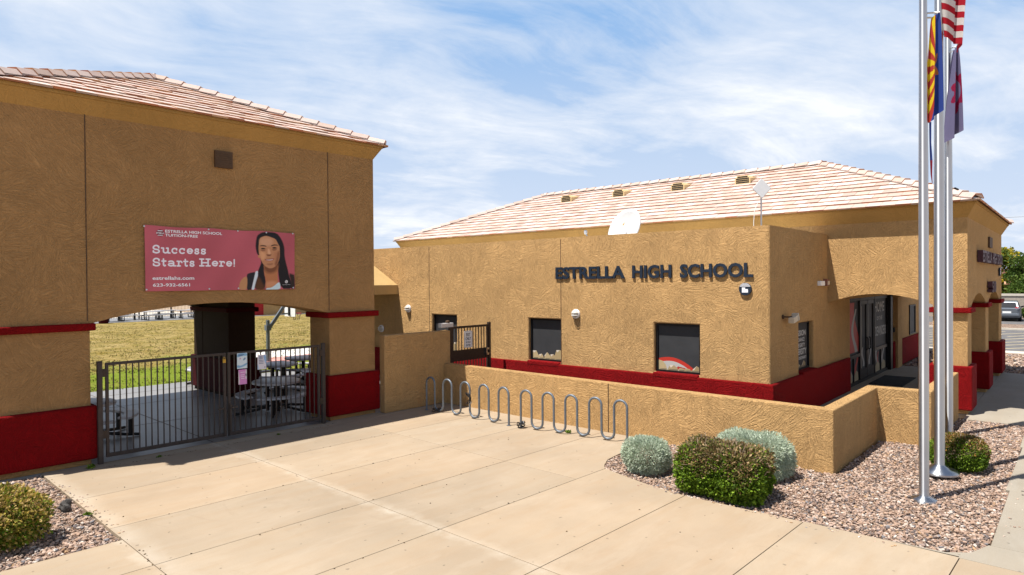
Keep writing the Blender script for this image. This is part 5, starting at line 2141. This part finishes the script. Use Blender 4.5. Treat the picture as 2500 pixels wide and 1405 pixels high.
def hang(pole, z0, ln, sa, sb, folds, depth, phase, front, taper, skew):
    """cloth gathered at the snaps and hanging down: u runs down the fly, v across the hoist"""
    def f(u, v):
        wdt = taper + (1 - taper) * u ** .6
        s = sa + (sb - sa) * (.5 + (v - .5) * wdt)
        q = -front + depth * np.sin(v * folds * 2 * math.pi + phase + 1.6 * u) * (.35 + .65 * u)
        z = z0 - ln * u - skew * (v - .5) * (.4 + u)
        return np.stack([pole[0] + VX * s + FX * q, pole[1] + VY * s + FY_ * q, z], 1)
    return f


flag('red and white striped national flag hanging limp from the middle flagpole', F2, .06, 9.3, 1.5, 2.2, us_design, us_shape, 6.9)
flag('state flag with red and yellow rays over blue, limp on the nearest flagpole', F1, .05, 7.1, 1.0, 1.5, az_design,
     hang(F1, 6.98, 1.45, .045, .285, 1.7, .06, .8, .02, .40, -.16), 5.5)
flag('pale violet school flag with a crimson emblem, limp on the farthest flagpole', F3, .06, 7.7, 1.3, 2.0, sc_design,
     hang(F3, 7.78, 1.72, -.16, .22, 2.1, .11, .3, .19, .16, -.22), 5.9)
RB = thing('halyard_pennant', 'thin blue and red strip dangling below the state flag on the nearest pole', 'pennant', (F1[0], F1[1], 4.6))
mb = MB()
q0 = Vector((F1[0] + VX * .10, F1[1] + VY * .10, 5.45))
mb.tube([q0, q0 + Vector((.005, 0, -.30)), q0 + Vector((.012, -.01, -.55))], [.014, .012, .016], 6)
obj('strip', mb, plain('blue_cloth', (.03, .06, .27), .8), RB)
mb = MB()
mb.tube([q0 + Vector((.012, -.01, -.55)), q0 + Vector((.02, -.01, -.75)), q0 + Vector((.03, -.02, -.88))], [.016, .01, .004], 6)
obj('tassel', mb, plain('crimson_cloth', (.36, .02, .04), .8), RB)

# ================================================================== SHRUBS AND TREES
def leaves(P, N, size, aspect, cols, spread=.6):
    """one small bent leaf (two triangles folded along the rib) per point"""
    n = len(P)
    d = N + rng.normal(0, spread, (n, 3))
    d /= np.linalg.norm(d, axis=1)[:, None]
    t = rng.normal(0, 1, (n, 3))
    t -= d * (t * d).sum(1)[:, None]
    t /= np.linalg.norm(t, axis=1)[:, None]
    b = np.cross(d, t)
    s = size * rng.uniform(.6, 1.3, (n, 1))
    a = d * s                                   # leaves point outwards
    w = t * s * aspect
    V = np.stack([P, P + a * .5 + w + b * s * .12, P + a, P + a * .5 - w + b * s * .12], 1)
    F = np.arange(n * 4).reshape(n, 4)
    return V.reshape(-1, 3), F, cols


def superell(n, rx, ry, rz, p, inner=.55):
    """points through the outer shell of a clipped, flat-topped shrub"""
    d = rng.normal(0, 1, (n, 3))
    d /= np.linalg.norm(d, axis=1)[:, None]
    k = (np.abs(d) ** p).sum(1) ** (-1 / p)
    rad = inner + (1 - inner) * rng.random(n) ** .35
    S = d * k[:, None] * rad[:, None]
    nn = np.sign(d) * np.abs(d * k[:, None]) ** (p - 1)
    nn /= np.linalg.norm(nn, axis=1)[:, None] + 1e-9
    return S * np.array([rx, ry, rz]), nn


def lump(P, amp, sc, seed):
    r = np.random.default_rng(seed)
    out = np.zeros(len(P))
    for _ in range(6):
        k = r.normal(0, sc, 3)
        out += np.sin(P @ k + r.uniform(0, 6))
    return 1 + amp * out / 3


def shrub(name, label, cat, loc, rx, ry, rz, n, size, aspect, palette, p=3.2, frame='B', group=None, top=None, sprigs=0, seed=1, yaw=0, spread=.6, lumpy=.055):
    o = thing(name, label, cat, (loc[0], loc[1], -.03), frame, group)
    P, N = superell(n, rx, ry, rz, p)
    P *= (lump(P, lumpy, 3.2 / max(rx, .3), seed) * lump(P, lumpy * .7, 8.0 / max(rx, .3), seed + 50))[:, None]
    c, s = math.cos(yaw), math.sin(yaw)
    rot = np.array([[c, s, 0], [-s, c, 0], [0, 0, 1]])
    hgt = (P[:, 2] + rz) / (2 * rz)
    pal = np.array(palette)
    cols = pal[rng.integers(0, len(pal), n)] * rng.uniform(.75, 1.2, (n, 1))
    if top is not None:
        tp = np.array(top)
        side = (P[:, 0] * .4 + P[:, 1] * -.2) / max(rx, ry)
        pr = np.clip((hgt + .12 * np.sin(P[:, 0] * 9) + .10 * np.sin(P[:, 1] * 11) + side * .25 - .48) * 2.8, 0, .93)
        m = rng.random(n) < pr
        cols[m] = tp[rng.integers(0, len(tp), m.sum())] * rng.uniform(.7, 1.25, (m.sum(), 1))
    P = P @ rot
    N = N @ rot
    keep = P[:, 2] > -rz + .02
    P, N, cols = P[keep], N[keep], cols[keep]
    Q = P + np.array([loc[0], loc[1], rz - .02])
    V, F, cc = leaves(Q, N, size, aspect, cols, spread)
    np_obj('foliage', V, F, cc, M['leaf'], o)
    mb = MB()
    for k in range(26):
        a = random.uniform(0, 6.283)
        e = random.uniform(.5, .92)
        q = Vector((rx * e * math.cos(a), ry * e * math.sin(a), 0))
        q = Vector((q.x * c - q.y * s, q.x * s + q.y * c, random.uniform(.6, 1.85) * rz))
        b0 = Vector((loc[0] + random.uniform(-.06, .06), loc[1] + random.uniform(-.06, .06), -.03))
        mid = b0 + Vector((q.x * .45, q.y * .45, q.z * .45))
        mb.tube([b0, mid, b0 + q], [.012, .008, .004], 5)
    obj('stems', mb, M['bark'], o, weld=False)
    if sprigs:
        mb = MB()
        for k in range(sprigs):
            i = rng.integers(0, len(Q))
            if Q[i][2] < rz * .9:
                continue
            b0 = Vector(Q[i])
            d_ = Vector(N[i]) + Vector((random.uniform(-.6, .6), random.uniform(-.6, .6), random.uniform(.1, .9)))
            mb.bar(b0, b0 + d_.normalized() * random.uniform(.04, .12), .008, .005)
        tw_ = obj('dry_twigs', mb, plain('dry_twig', (.30, .22, .15), .9, var=.3) if 'dry_twig' not in bpy.data.materials else bpy.data.materials['dry_twig'], o, weld=False)
        tw_['kind'] = 'stuff'
    return o


SAGE = [(.48, .56, .42), (.56, .63, .49), (.41, .48, .36), (.63, .69, .56), (.34, .40, .29)]
GREEN = [(.12, .205, .012), (.165, .265, .018), (.075, .135, .010), (.23, .34, .03), (.05, .09, .008)]
DRY = [(.21, .13, .055), (.30, .20, .09), (.13, .11, .035), (.40, .28, .15), (.12, .14, .03), (.18, .16, .05)]
YEL = [(.34, .27, .04), (.44, .32, .07), (.20, .22, .03), (.50, .36, .12), (.15, .19, .02)]
shrub('sage_shrub', 'small rounded grey green shrub at the end of the bike rack', 'shrub', (9.62, 5.92), .35, .35, .275, 16000, .042, .15, SAGE, 3.4, spread=.38, group='grey green clipped shrubs', seed=3)
shrub('sage_shrub', 'wide grey green shrub against the low wall behind the green shrub', 'shrub', (10.62, 4.50), .43, .60, .34, 24000, .046, .15, SAGE, 3.4, spread=.38, group='grey green clipped shrubs', seed=5)
shrub('green_shrub', 'large clipped green shrub with brown dried top beside the plaza edge', 'shrub', (9.36, 4.42), .47, .64, .375, 26000, .048, .36, GREEN, 4.6, group='clipped green shrubs', top=DRY, sprigs=800, seed=8, lumpy=.07)
shrub('green_shrub', 'small round green shrub with orange brown top at the foot of the flagpoles', 'shrub', (13.25, 2.08), .42, .40, .27, 15000, .036, .34, GREEN, 3.0, group='clipped green shrubs', top=[(.26, .13, .03), (.20, .14, .04), (.12, .13, .03), (.33, .20, .09)], sprigs=120, seed=9)
shrub('yellow_green_shrub', 'yellowish green shrub in the gravel at the foot of the left pillar', 'shrub', (1.25, 10.30), .74, .64, .345, 25000, .048, .32, GREEN[1:3] + YEL, 2.7, top=YEL + [(.46, .33, .12), (.40, .27, .10)], sprigs=160, seed=12, lumpy=.13)
# tufts standing in the dry lawn
nt_ = 30000
P_ = np.stack([rng.uniform(3, 34, nt_), 22.58 + 36 * rng.random(nt_) ** 1.5, np.full(nt_, -.01)], 1)
fld = np.sin(P_[:, 0] * .9 + 1) * np.sin(P_[:, 1] * .7) + .6 * np.sin(P_[:, 0] * 2.3 + P_[:, 1] * 1.7) + rng.normal(0, .7, nt_)
P_ = P_[fld > -.2]
ng_ = len(P_)
greenish = rng.random(ng_) < np.clip(.9 - (P_[:, 1] - 22.5) / 7.0, .10, .7)
tc_ = np.where(greenish[:, None], np.array([.15, .20, .018]), np.array([.20, .16, .05])) * rng.uniform(.5, 1.5, (ng_, 1))
Vs, Cs = [], []
for k in range(3):
    V_, F_, C_ = leaves(P_ + rng.normal(0, .05, (ng_, 3)) * np.array([1, 1, 0]), np.tile(np.array([0, 0, 1.0]), (ng_, 1)), .055, .30, tc_, .7)
    Vs.append(V_)
    Cs.append(C_)
V_ = np.concatenate(Vs)
tag(np_obj('grass_tufts', V_, np.arange(len(V_)).reshape(-1, 4), np.concatenate(Cs), M['leaf'], frame='B'), kind='stuff')

# little weeds in the joints
def weed(x, y, label, s=.05, frame='B'):
    o = thing('weed', label, 'weed', (x, y, 0), frame, 'weeds in the paving joints')
    n = 60
    P = np.stack([x + rng.normal(0, s * .6, n), y + rng.normal(0, s * .6, n), rng.uniform(0, s * .5, n)], 1)
    N = np.tile(np.array([0, 0, 1.0]), (n, 1))
    V, F, cc = leaves(P, N, s, .25, np.array(GREEN)[rng.integers(0, 5, n)], .9)
    np_obj('foliage', V, F, cc, M['leaf'], o)


weed(3.33, 13.2, 'green weed at the foot of the left pillar beside the gate')
weed(4.40, 13.08, 'tiny weed in the joint in front of the left gate leaf', .03)
weed(6.75, 13.09, 'tiny weed in the joint in front of the right gate leaf', .025)
weed(10.9, 8.6, 'small weed behind the bike rack loops by the low wall', .05)
weed(2.62, 10.55, 'small weed at the gravel edge of the plaza, left side', .04)
RK = thing('rock', 'fist sized dark rock on the gravel by the left edge of the plaza', 'rock', (2.46, 11.02, 0), 'B')
bm_ = bmesh.new()
bmesh.ops.create_icosphere(bm_, subdivisions=3, radius=1)
rr = random.Random(4)
mb = MB()
vs = []
for v in bm_.verts:
    q = v.co
    k = 1 + .16 * math.sin(q.x * 3.1 + 1) + .14 * math.sin(q.y * 4.3 + q.z * 2.0) + .10 * math.sin(q.z * 6 + q.x * 5) + rr.uniform(-.03, .03)
    vs.append((2.46 + q.x * .085 * k, 11.02 + q.y * .07 * k, .05 + q.z * .085 * k))
mb.add(vs, [tuple(v.index for v in f.verts) for f in bm_.faces])
bm_.free()
obj('stone_body', mb, M['rock'], RK, weld=False)


def tree(label, x, y, h, crown_r, crown_h, palette, n, size, seed, frame='A', group=None, name='tree', lean=0):
    o = thing(name, label, 'tree', (x, y, 0), frame, group)
    rr = random.Random(seed)
    mb = MB()
    top = Vector((x + lean, y, h - crown_h))
    mb.tube([(x, y, -.1), (x + lean * .5, y, (h - crown_h) * .6), top], [.16, .12, .10], 8)
    cl = []
    for k in range(16):
        a = rr.uniform(0, 6.283)
        e = rr.uniform(.25, .85)
        z = rr.uniform(.15, .92)
        w = math.sin(math.pi * (z * .85 + .12)) ** .6
        c = Vector((x + lean + crown_r * e * w * math.cos(a), y + crown_r * e * w * math.sin(a), h - crown_h + crown_h * z))
        mb.tube([top, (top + c) / 2 + Vector((0, 0, -.15)), c], [.07, .045, .015], 5)
        cl.append((c, crown_r * rr.uniform(.30, .52)))
    obj('trunk', mb, M['bark'], o, weld=False)
    Ps, Ns, Cs = [], [], []
    pal = np.array(palette)
    for c, r in cl:
        m = n // len(cl)
        d = rng.normal(0, 1, (m, 3))
        d /= np.linalg.norm(d, axis=1)[:, None]
        P = np.array(c) + d * r * rng.uniform(.35, 1.05, (m, 1)) * np.array([1, 1, .75])
        Ps.append(P)
        Ns.append(d)
        k = rr.randrange(len(pal))
        pick = np.where(rng.random(m) < .6, k, rng.integers(0, len(pal), m))
        Cs.append(pal[pick] * rng.uniform(.75, 1.2, (m, 1)))
    V, F, cc = leaves(np.concatenate(Ps), np.concatenate(Ns), size, .4, np.concatenate(Cs), .9)
    np_obj('crown', V, F, cc, M['leaf'], o)
    return o


TG = [(.06, .11, .015), (.09, .15, .02), (.045, .085, .012), (.12, .17, .03)]
PV_ = [(.09, .14, .02), (.50, .38, .02), (.42, .34, .03), (.12, .16, .03)]
tree('tree with yellow blossom just past the corner of the school', 71, 5.1, 5.6, 1.7, 4.2, PV_, 5200, .20, 21, group='trees behind the block wall')
tree('dark green tree right of the yellow blossoming tree behind the wall', 70, 3.0, 5.0, 2.0, 4.0, TG, 6000, .20, 22, group='trees behind the block wall')
tree('low green tree in front of the pale house roof behind the wall', 68, 3.9, 3.2, 1.2, 2.4, TG, 3200, .18, 23, group='trees behind the block wall')
tree('bushy dark green tree at the right edge behind the wall', 72, .6, 4.8, 1.9, 3.9, TG, 4200, .20, 24, group='trees behind the block wall')
# conifer tip over the parapet at the left
tree('dark grey green tree top showing above the office parapet beside the pavilion', 25.5, 40, 7.75, 1.6, 5.0, [(.035, .06, .03), (.05, .08, .04), (.07, .10, .06)], 4200, .13, 31)
# palm
PT = thing('palm_tree', 'small fan palm above the far tiled roof', 'palm', (109, 6.5, 0))
mb = MB()
mb.tube([(109, 6.5, -.1), (109.1, 6.5, 3), (109, 6.5, 6.0)], [.2, .17, .15], 10)
obj('trunk', mb, M['bark'], PT)
Ps, Ns = [], []
for k in range(26):
    a, el = random.uniform(0, 6.283), random.uniform(-.5, .9)
    dv = np.array([math.cos(a) * math.cos(el), math.sin(a) * math.cos(el), math.sin(el)])
    for t in np.linspace(.25, 1, 26):
        Ps.append(np.array([109, 6.5, 6.1]) + dv * t * 1.0 + np.array([0, 0, -.28 * t * t]))
        Ns.append(dv)
V, F, cc = leaves(np.array(Ps), np.array(Ns), .34, .16, np.array(TG)[rng.integers(0, 4, len(Ps))], .5)
np_obj('crown', V, F, cc, M['leaf'], PT)


def house(label, x0, x1, y0, y1, hw_, hr, group='houses behind the block wall'):
    o = thing('house', label, 'house', ((x0 + x1) / 2, (y0 + y1) / 2, 0), 'A', group)
    mb = MB()
    mb.box(x0, x1, y0, y1, 0, hw_)
    obj('wall', mb, M['housewall'], o)
    cy_ = (y0 + y1) / 2
    mb = MB()
    e = .5
    ins = min(3, (y1 - y0) / 2)
    A = [(x0 - e, y0 - e, hw_), (x1 + e, y0 - e, hw_), (x1 + e, y1 + e, hw_), (x0 - e, y1 + e, hw_)]
    Rr = [((x0 + x1) / 2, y0 + ins, hr), ((x0 + x1) / 2, y1 - ins, hr)]
    mb.add(A + Rr, [(0, 1, 4), (1, 2, 5, 4), (2, 3, 5), (3, 0, 4, 5), (3, 2, 1, 0)])
    obj('roof', mb, M['housetile'], o)
    for k in range(3):
        y = y0 + (y1 - y0) * (k + .6) / 3.4
        mb = MB()
        mb.box(x0 - .04, x0, y, y + 1.2, 1.2, hw_ - .5)
        obj('window', mb, M['shade'], o)


house('low house with a pale orange tiled roof behind the block wall', 84, 96, 1.0, 16, 2.5, 4.0)
house('taller house with an orange tiled roof farther behind the trees', 108, 122, -14, 5.5, 5.0, 6.6)
WL = thing('block_wall', 'pale grey block wall with a light cap behind the parked silver car', 'wall', (66.8, 0, 0))
mb = MB()
mb.box(66.5, 66.75, -40, 40, -.1, 1.72)
obj('wall', mb, M['blockwall'], WL)
mb = MB()
mb.box(66.44, 66.81, -40, 40, 1.722, 1.90)
obj('cap', mb, M['kerb'], WL)
shrub('round_hedge_shrub', 'round green shrub at the foot of the block wall right of the silver car', 'shrub', (65.8, 2.98), .45, .45, .42, 2500, .10, .4, TG, 2.4, frame='A', seed=44)


# ------------------------------------------------------------------ parked cars
def car(label, x, y, yaw, paint):
    o = thing('parked_car', label, 'car', (x, y, -.06), 'A', 'parked cars')
    o.rotation_euler.z = yaw
    INFO[o.name] = ((0, 0, 0), 'A')
    # length along +X (front), y left; body as a loft of cross sections
    secs = [(-1.90, .44, .60, .95, .72), (-1.82, .30, .80, 1.02, .80), (-1.45, .24, .84, 1.06, .82), (-.6, .22, .85, 1.02, .84), (.6, .22, .85, .99, .84), (1.3, .24, .83, .94, .80), (1.75, .30, .76, .84, .68), (1.92, .40, .60, .70, .55)]
    mb = MB()
    rings = []
    for sx_, zb, hwid, zt, tw in secs:
        rings.append([(sx_, -hwid * .92, zb), (sx_, -hwid, zb + .18), (sx_, -hwid * .98, zt - .14), (sx_, -tw, zt), (sx_, tw, zt), (sx_, hwid * .98, zt - .14), (sx_, hwid, zb + .18), (sx_, hwid * .92, zb)])
    n = 8
    vs = [p for r_ in rings for p in r_]
    fs = [(i * n + k, i * n + (k + 1) % n, (i + 1) * n + (k + 1) % n, (i + 1) * n + k) for i in range(len(rings) - 1) for k in range(n)]
    fs += [tuple(range(n)), tuple(range((len(rings) - 1) * n, len(rings) * n))]
    mb.add(vs, fs)
    # cabin
    cab = [(-1.72, .70, 1.00), (-1.38, .60, 1.44), (-.2, .62, 1.52), (.45, .60, 1.45), (1.2, .70, .96)]
    lo = [(-1.78, .76), (-1.5, .78), (-.2, .80), (.5, .80), (1.25, .74)]
    vs = []
    for (cx_, cw, cz), (lx, lw) in zip(cab, lo):
        vs += [(lx, -lw, .96), (cx_, -cw, cz), (cx_, cw, cz), (lx, lw, .96)]
    fs = [(i * 4 + k, i * 4 + (k + 1) % 4, (i + 1) * 4 + (k + 1) % 4, (i + 1) * 4 + k) for i in range(4) for k in range(4)] + [(0, 1, 2, 3), (16, 17, 18, 19)]
    mb.add(vs, fs)
    obj('body', mb, paint, o, bevel=.03, smooth=35, weld=False)
    mb = MB()
    mb.add([(-1.765, -.60, 1.06), (-1.765, .60, 1.06), (-1.43, .52, 1.40), (-1.43, -.52, 1.40)], [(0, 1, 2, 3)])
    obj('rear_window', mb, M['shade'], o, weld=False)
    for s in (-1, 1):
        mb = MB()
        mb.add([(-1.25, s * .765, 1.06), (.9, s * .775, 1.03), (.42, s * .645, 1.40), (-1.15, s * .645, 1.41)], [(0, 1, 2, 3)])
        obj('side_window', mb, M['shade'], o, weld=False)
        mb = MB()
        mb.box(-1.86, -1.70, s * .60 - .10, s * .60 + .14 * (1 if s > 0 else 1) - .04, .82, 1.08)
        obj('tail_light', mb, M['tail'], o, bevel=.03)
        mb = MB()
        mb.bar((.62, s * .80, 1.02), (.60, s * .98, 1.06), .14, .12)
        obj('mirror', mb, M['black'], o, bevel=.02)
        for wx in (-1.2, 1.2):
            mb = MB()
            mb.lathe([(.20, -.09), (.30, -.09), (.30, .09), (.20, .09)], (wx, s * .76, .30), 22, 'y')
            wh = obj('wheel', mb, M['rubber'], o, smooth=40)
            mb = MB()
            mb.lathe([(.19, -.095), (.19, .095)], (wx, s * .76, .30), 18, 'y')
            obj('rim', mb, M['alu'], wh)
    mb = MB()
    mb.box(-1.98, -1.80, -.74, .74, .38, .60)
    obj('bumper', mb, paint, o, bevel=.05)
    mb = MB()
    mb.box(-1.935, -1.915, -.26, .26, .62, .76)
    obj('number_plate', mb, M['white'], o)
    mb = MB()
    mb.box(-1.6, 1.6, -.7, .7, .16, .30)
    obj('underbody', mb, M['black'], o)
    return o


car('silver hatchback parked with its rear towards the school beside the block wall', 62.9, 4.15, .04, M['carpaint'])
car('red car parked beyond the porch, seen between the flagpoles', 63.6, 11.2, .04, M['carred'])

# overhead line far away
mb = MB()
mb.tube([(150, -60, 15.2), (150, 0, 14.0), (150, 60, 15.0)], .025, 4)
tag(obj('power_line', mb, M['black'], origin=(150, 0, 14)), 'thin overhead wire crossing the sky past the corner of the school', 'power line')

# ================================================================== LIGHT, SKY, CAMERA
LDIR = Vector((.38, -.165, -1.0)).normalized()
EL = math.asin(-LDIR.z)
sun = bpy.data.lights.new('sun', 'SUN')
sun.energy = 5.0
sun.angle = R(.53)
sun.color = (1.0, .955, .88)
so_ = bpy.data.objects.new('sun', sun)
so_.rotation_euler = LDIR.to_track_quat('-Z', 'Y').to_euler()
so_.location = (0, 0, 30)
C.objects.link(so_)

w = bpy.data.worlds.new('World')
scene.world = w
w.use_nodes = True
nt = w.node_tree
for nd in list(nt.nodes):
    nt.nodes.remove(nd)


class WT(NT):
    def __init__(self):
        self.t = nt


t = WT()
sky = t.n('ShaderNodeTexSky', sky_type='NISHITA')
sky.sun_disc = False
sky.sun_elevation = EL
sky.sun_rotation = math.atan2(-LDIR.x, -LDIR.y)
sky.altitude = 300
sky.air_density = 1.0
sky.dust_density = 0.1
sky.ozone_density = 1.6
tc = t.n('ShaderNodeTexCoord').outputs['Generated']
# high thin cloud laid out on a flat layer overhead: direction / height
sp = t.n('ShaderNodeSeparateXYZ')
t.link(tc, sp.inputs[0])
den = t.math('ADD', t.math('MAXIMUM', sp.outputs[2], 0.0), .16)
cb = t.n('ShaderNodeCombineXYZ')
t.link(t.math('DIVIDE', sp.outputs[0], den), cb.inputs[0])
t.link(t.math('DIVIDE', sp.outputs[1], den), cb.inputs[1])
mp = t.n('ShaderNodeMapping')
mp.inputs['Rotation'].default_value = (0, 0, R(CLOUD_ROT))
mp.inputs['Scale'].default_value = CLOUD_SC
mp.inputs['Location'].default_value = CLOUD_OFF
t.link(cb.outputs[0], mp.inputs['Vector'])
pv = mp.outputs[0]
wob = t.noise(pv, .9, 2, .5, out='Color')
pw = t.vadd(pv, t.vmul(wob, (.7, .7, 0)))
n1 = t.noise(pw, .8, 8, .60, .25)
n2 = t.noise(t.vmul(pw, (1.0, 2.6, 1)), 1.3, 8, .66, .15)
n3 = t.noise(pv, .55, 3, .5)
cl = t.math('ADD', t.math('MULTIPLY', n1, .55), t.math('ADD', t.math('MULTIPLY', n2, .30), t.math('MULTIPLY', n3, .40)))
mask = t.ramp(cl, CLOUD_RAMP)
low = t.ramp(sp.outputs[2], [(0.0, .66), (.14, .45), (.4, 0.0)])
mask = t.math('MAXIMUM', mask, low)
veil = t.ramp(mask, SKY_RAMP)
skyc = t.mix(1.0, sky.outputs[0], SKY_TINT, 'MULTIPLY')
cmix = t.mix(t.ramp(sp.outputs[2], [(.40, 1.0), (.70, .05)]), skyc, veil)  # cloud cleared from the unseen sky overhead to weaken the ambient light
bg = t.n('ShaderNodeBackground')
t.link(cmix, bg.inputs['Color'])
bg.inputs['Strength'].default_value = SKY_STR
wo = t.n('ShaderNodeOutputWorld')
t.link(bg.outputs[0], wo.inputs['Surface'])

cam = bpy.data.cameras.new('camera')
cam.sensor_width = 36
cam.lens = 1607.075 / 2500 * 36
cam.clip_end = 2000
cam.clip_start = .05
co = bpy.data.objects.new('camera', cam)
C.objects.link(co)
yaw, pitch, roll = .71126397, 9.2159754e-3, -7.7628997e-3
Fv = Vector((math.cos(yaw) * math.cos(pitch), math.sin(yaw) * math.cos(pitch), -math.sin(pitch)))
Rv = Vector((math.sin(yaw), -math.cos(yaw), 0))
Uv = Rv.cross(Fv)
cr, sr = math.cos(roll), math.sin(roll)
r2, u2 = Rv * cr + Uv * sr, -Rv * sr + Uv * cr
co.matrix_world = Matrix(((r2.x, u2.x, -Fv.x, 0), (r2.y, u2.y, -Fv.y, 0), (r2.z, u2.z, -Fv.z, 3.2), (0, 0, 0, 1)))
scene.camera = co

scene.view_settings.view_transform = 'Standard'
scene.view_settings.look = 'None'
scene.view_settings.exposure = EXPOSURE
scene.view_settings.gamma = 1
scene.render.resolution_x, scene.render.resolution_y = 1024, 575
scene.cycles.max_bounces = 8
scene.cycles.use_denoising = True
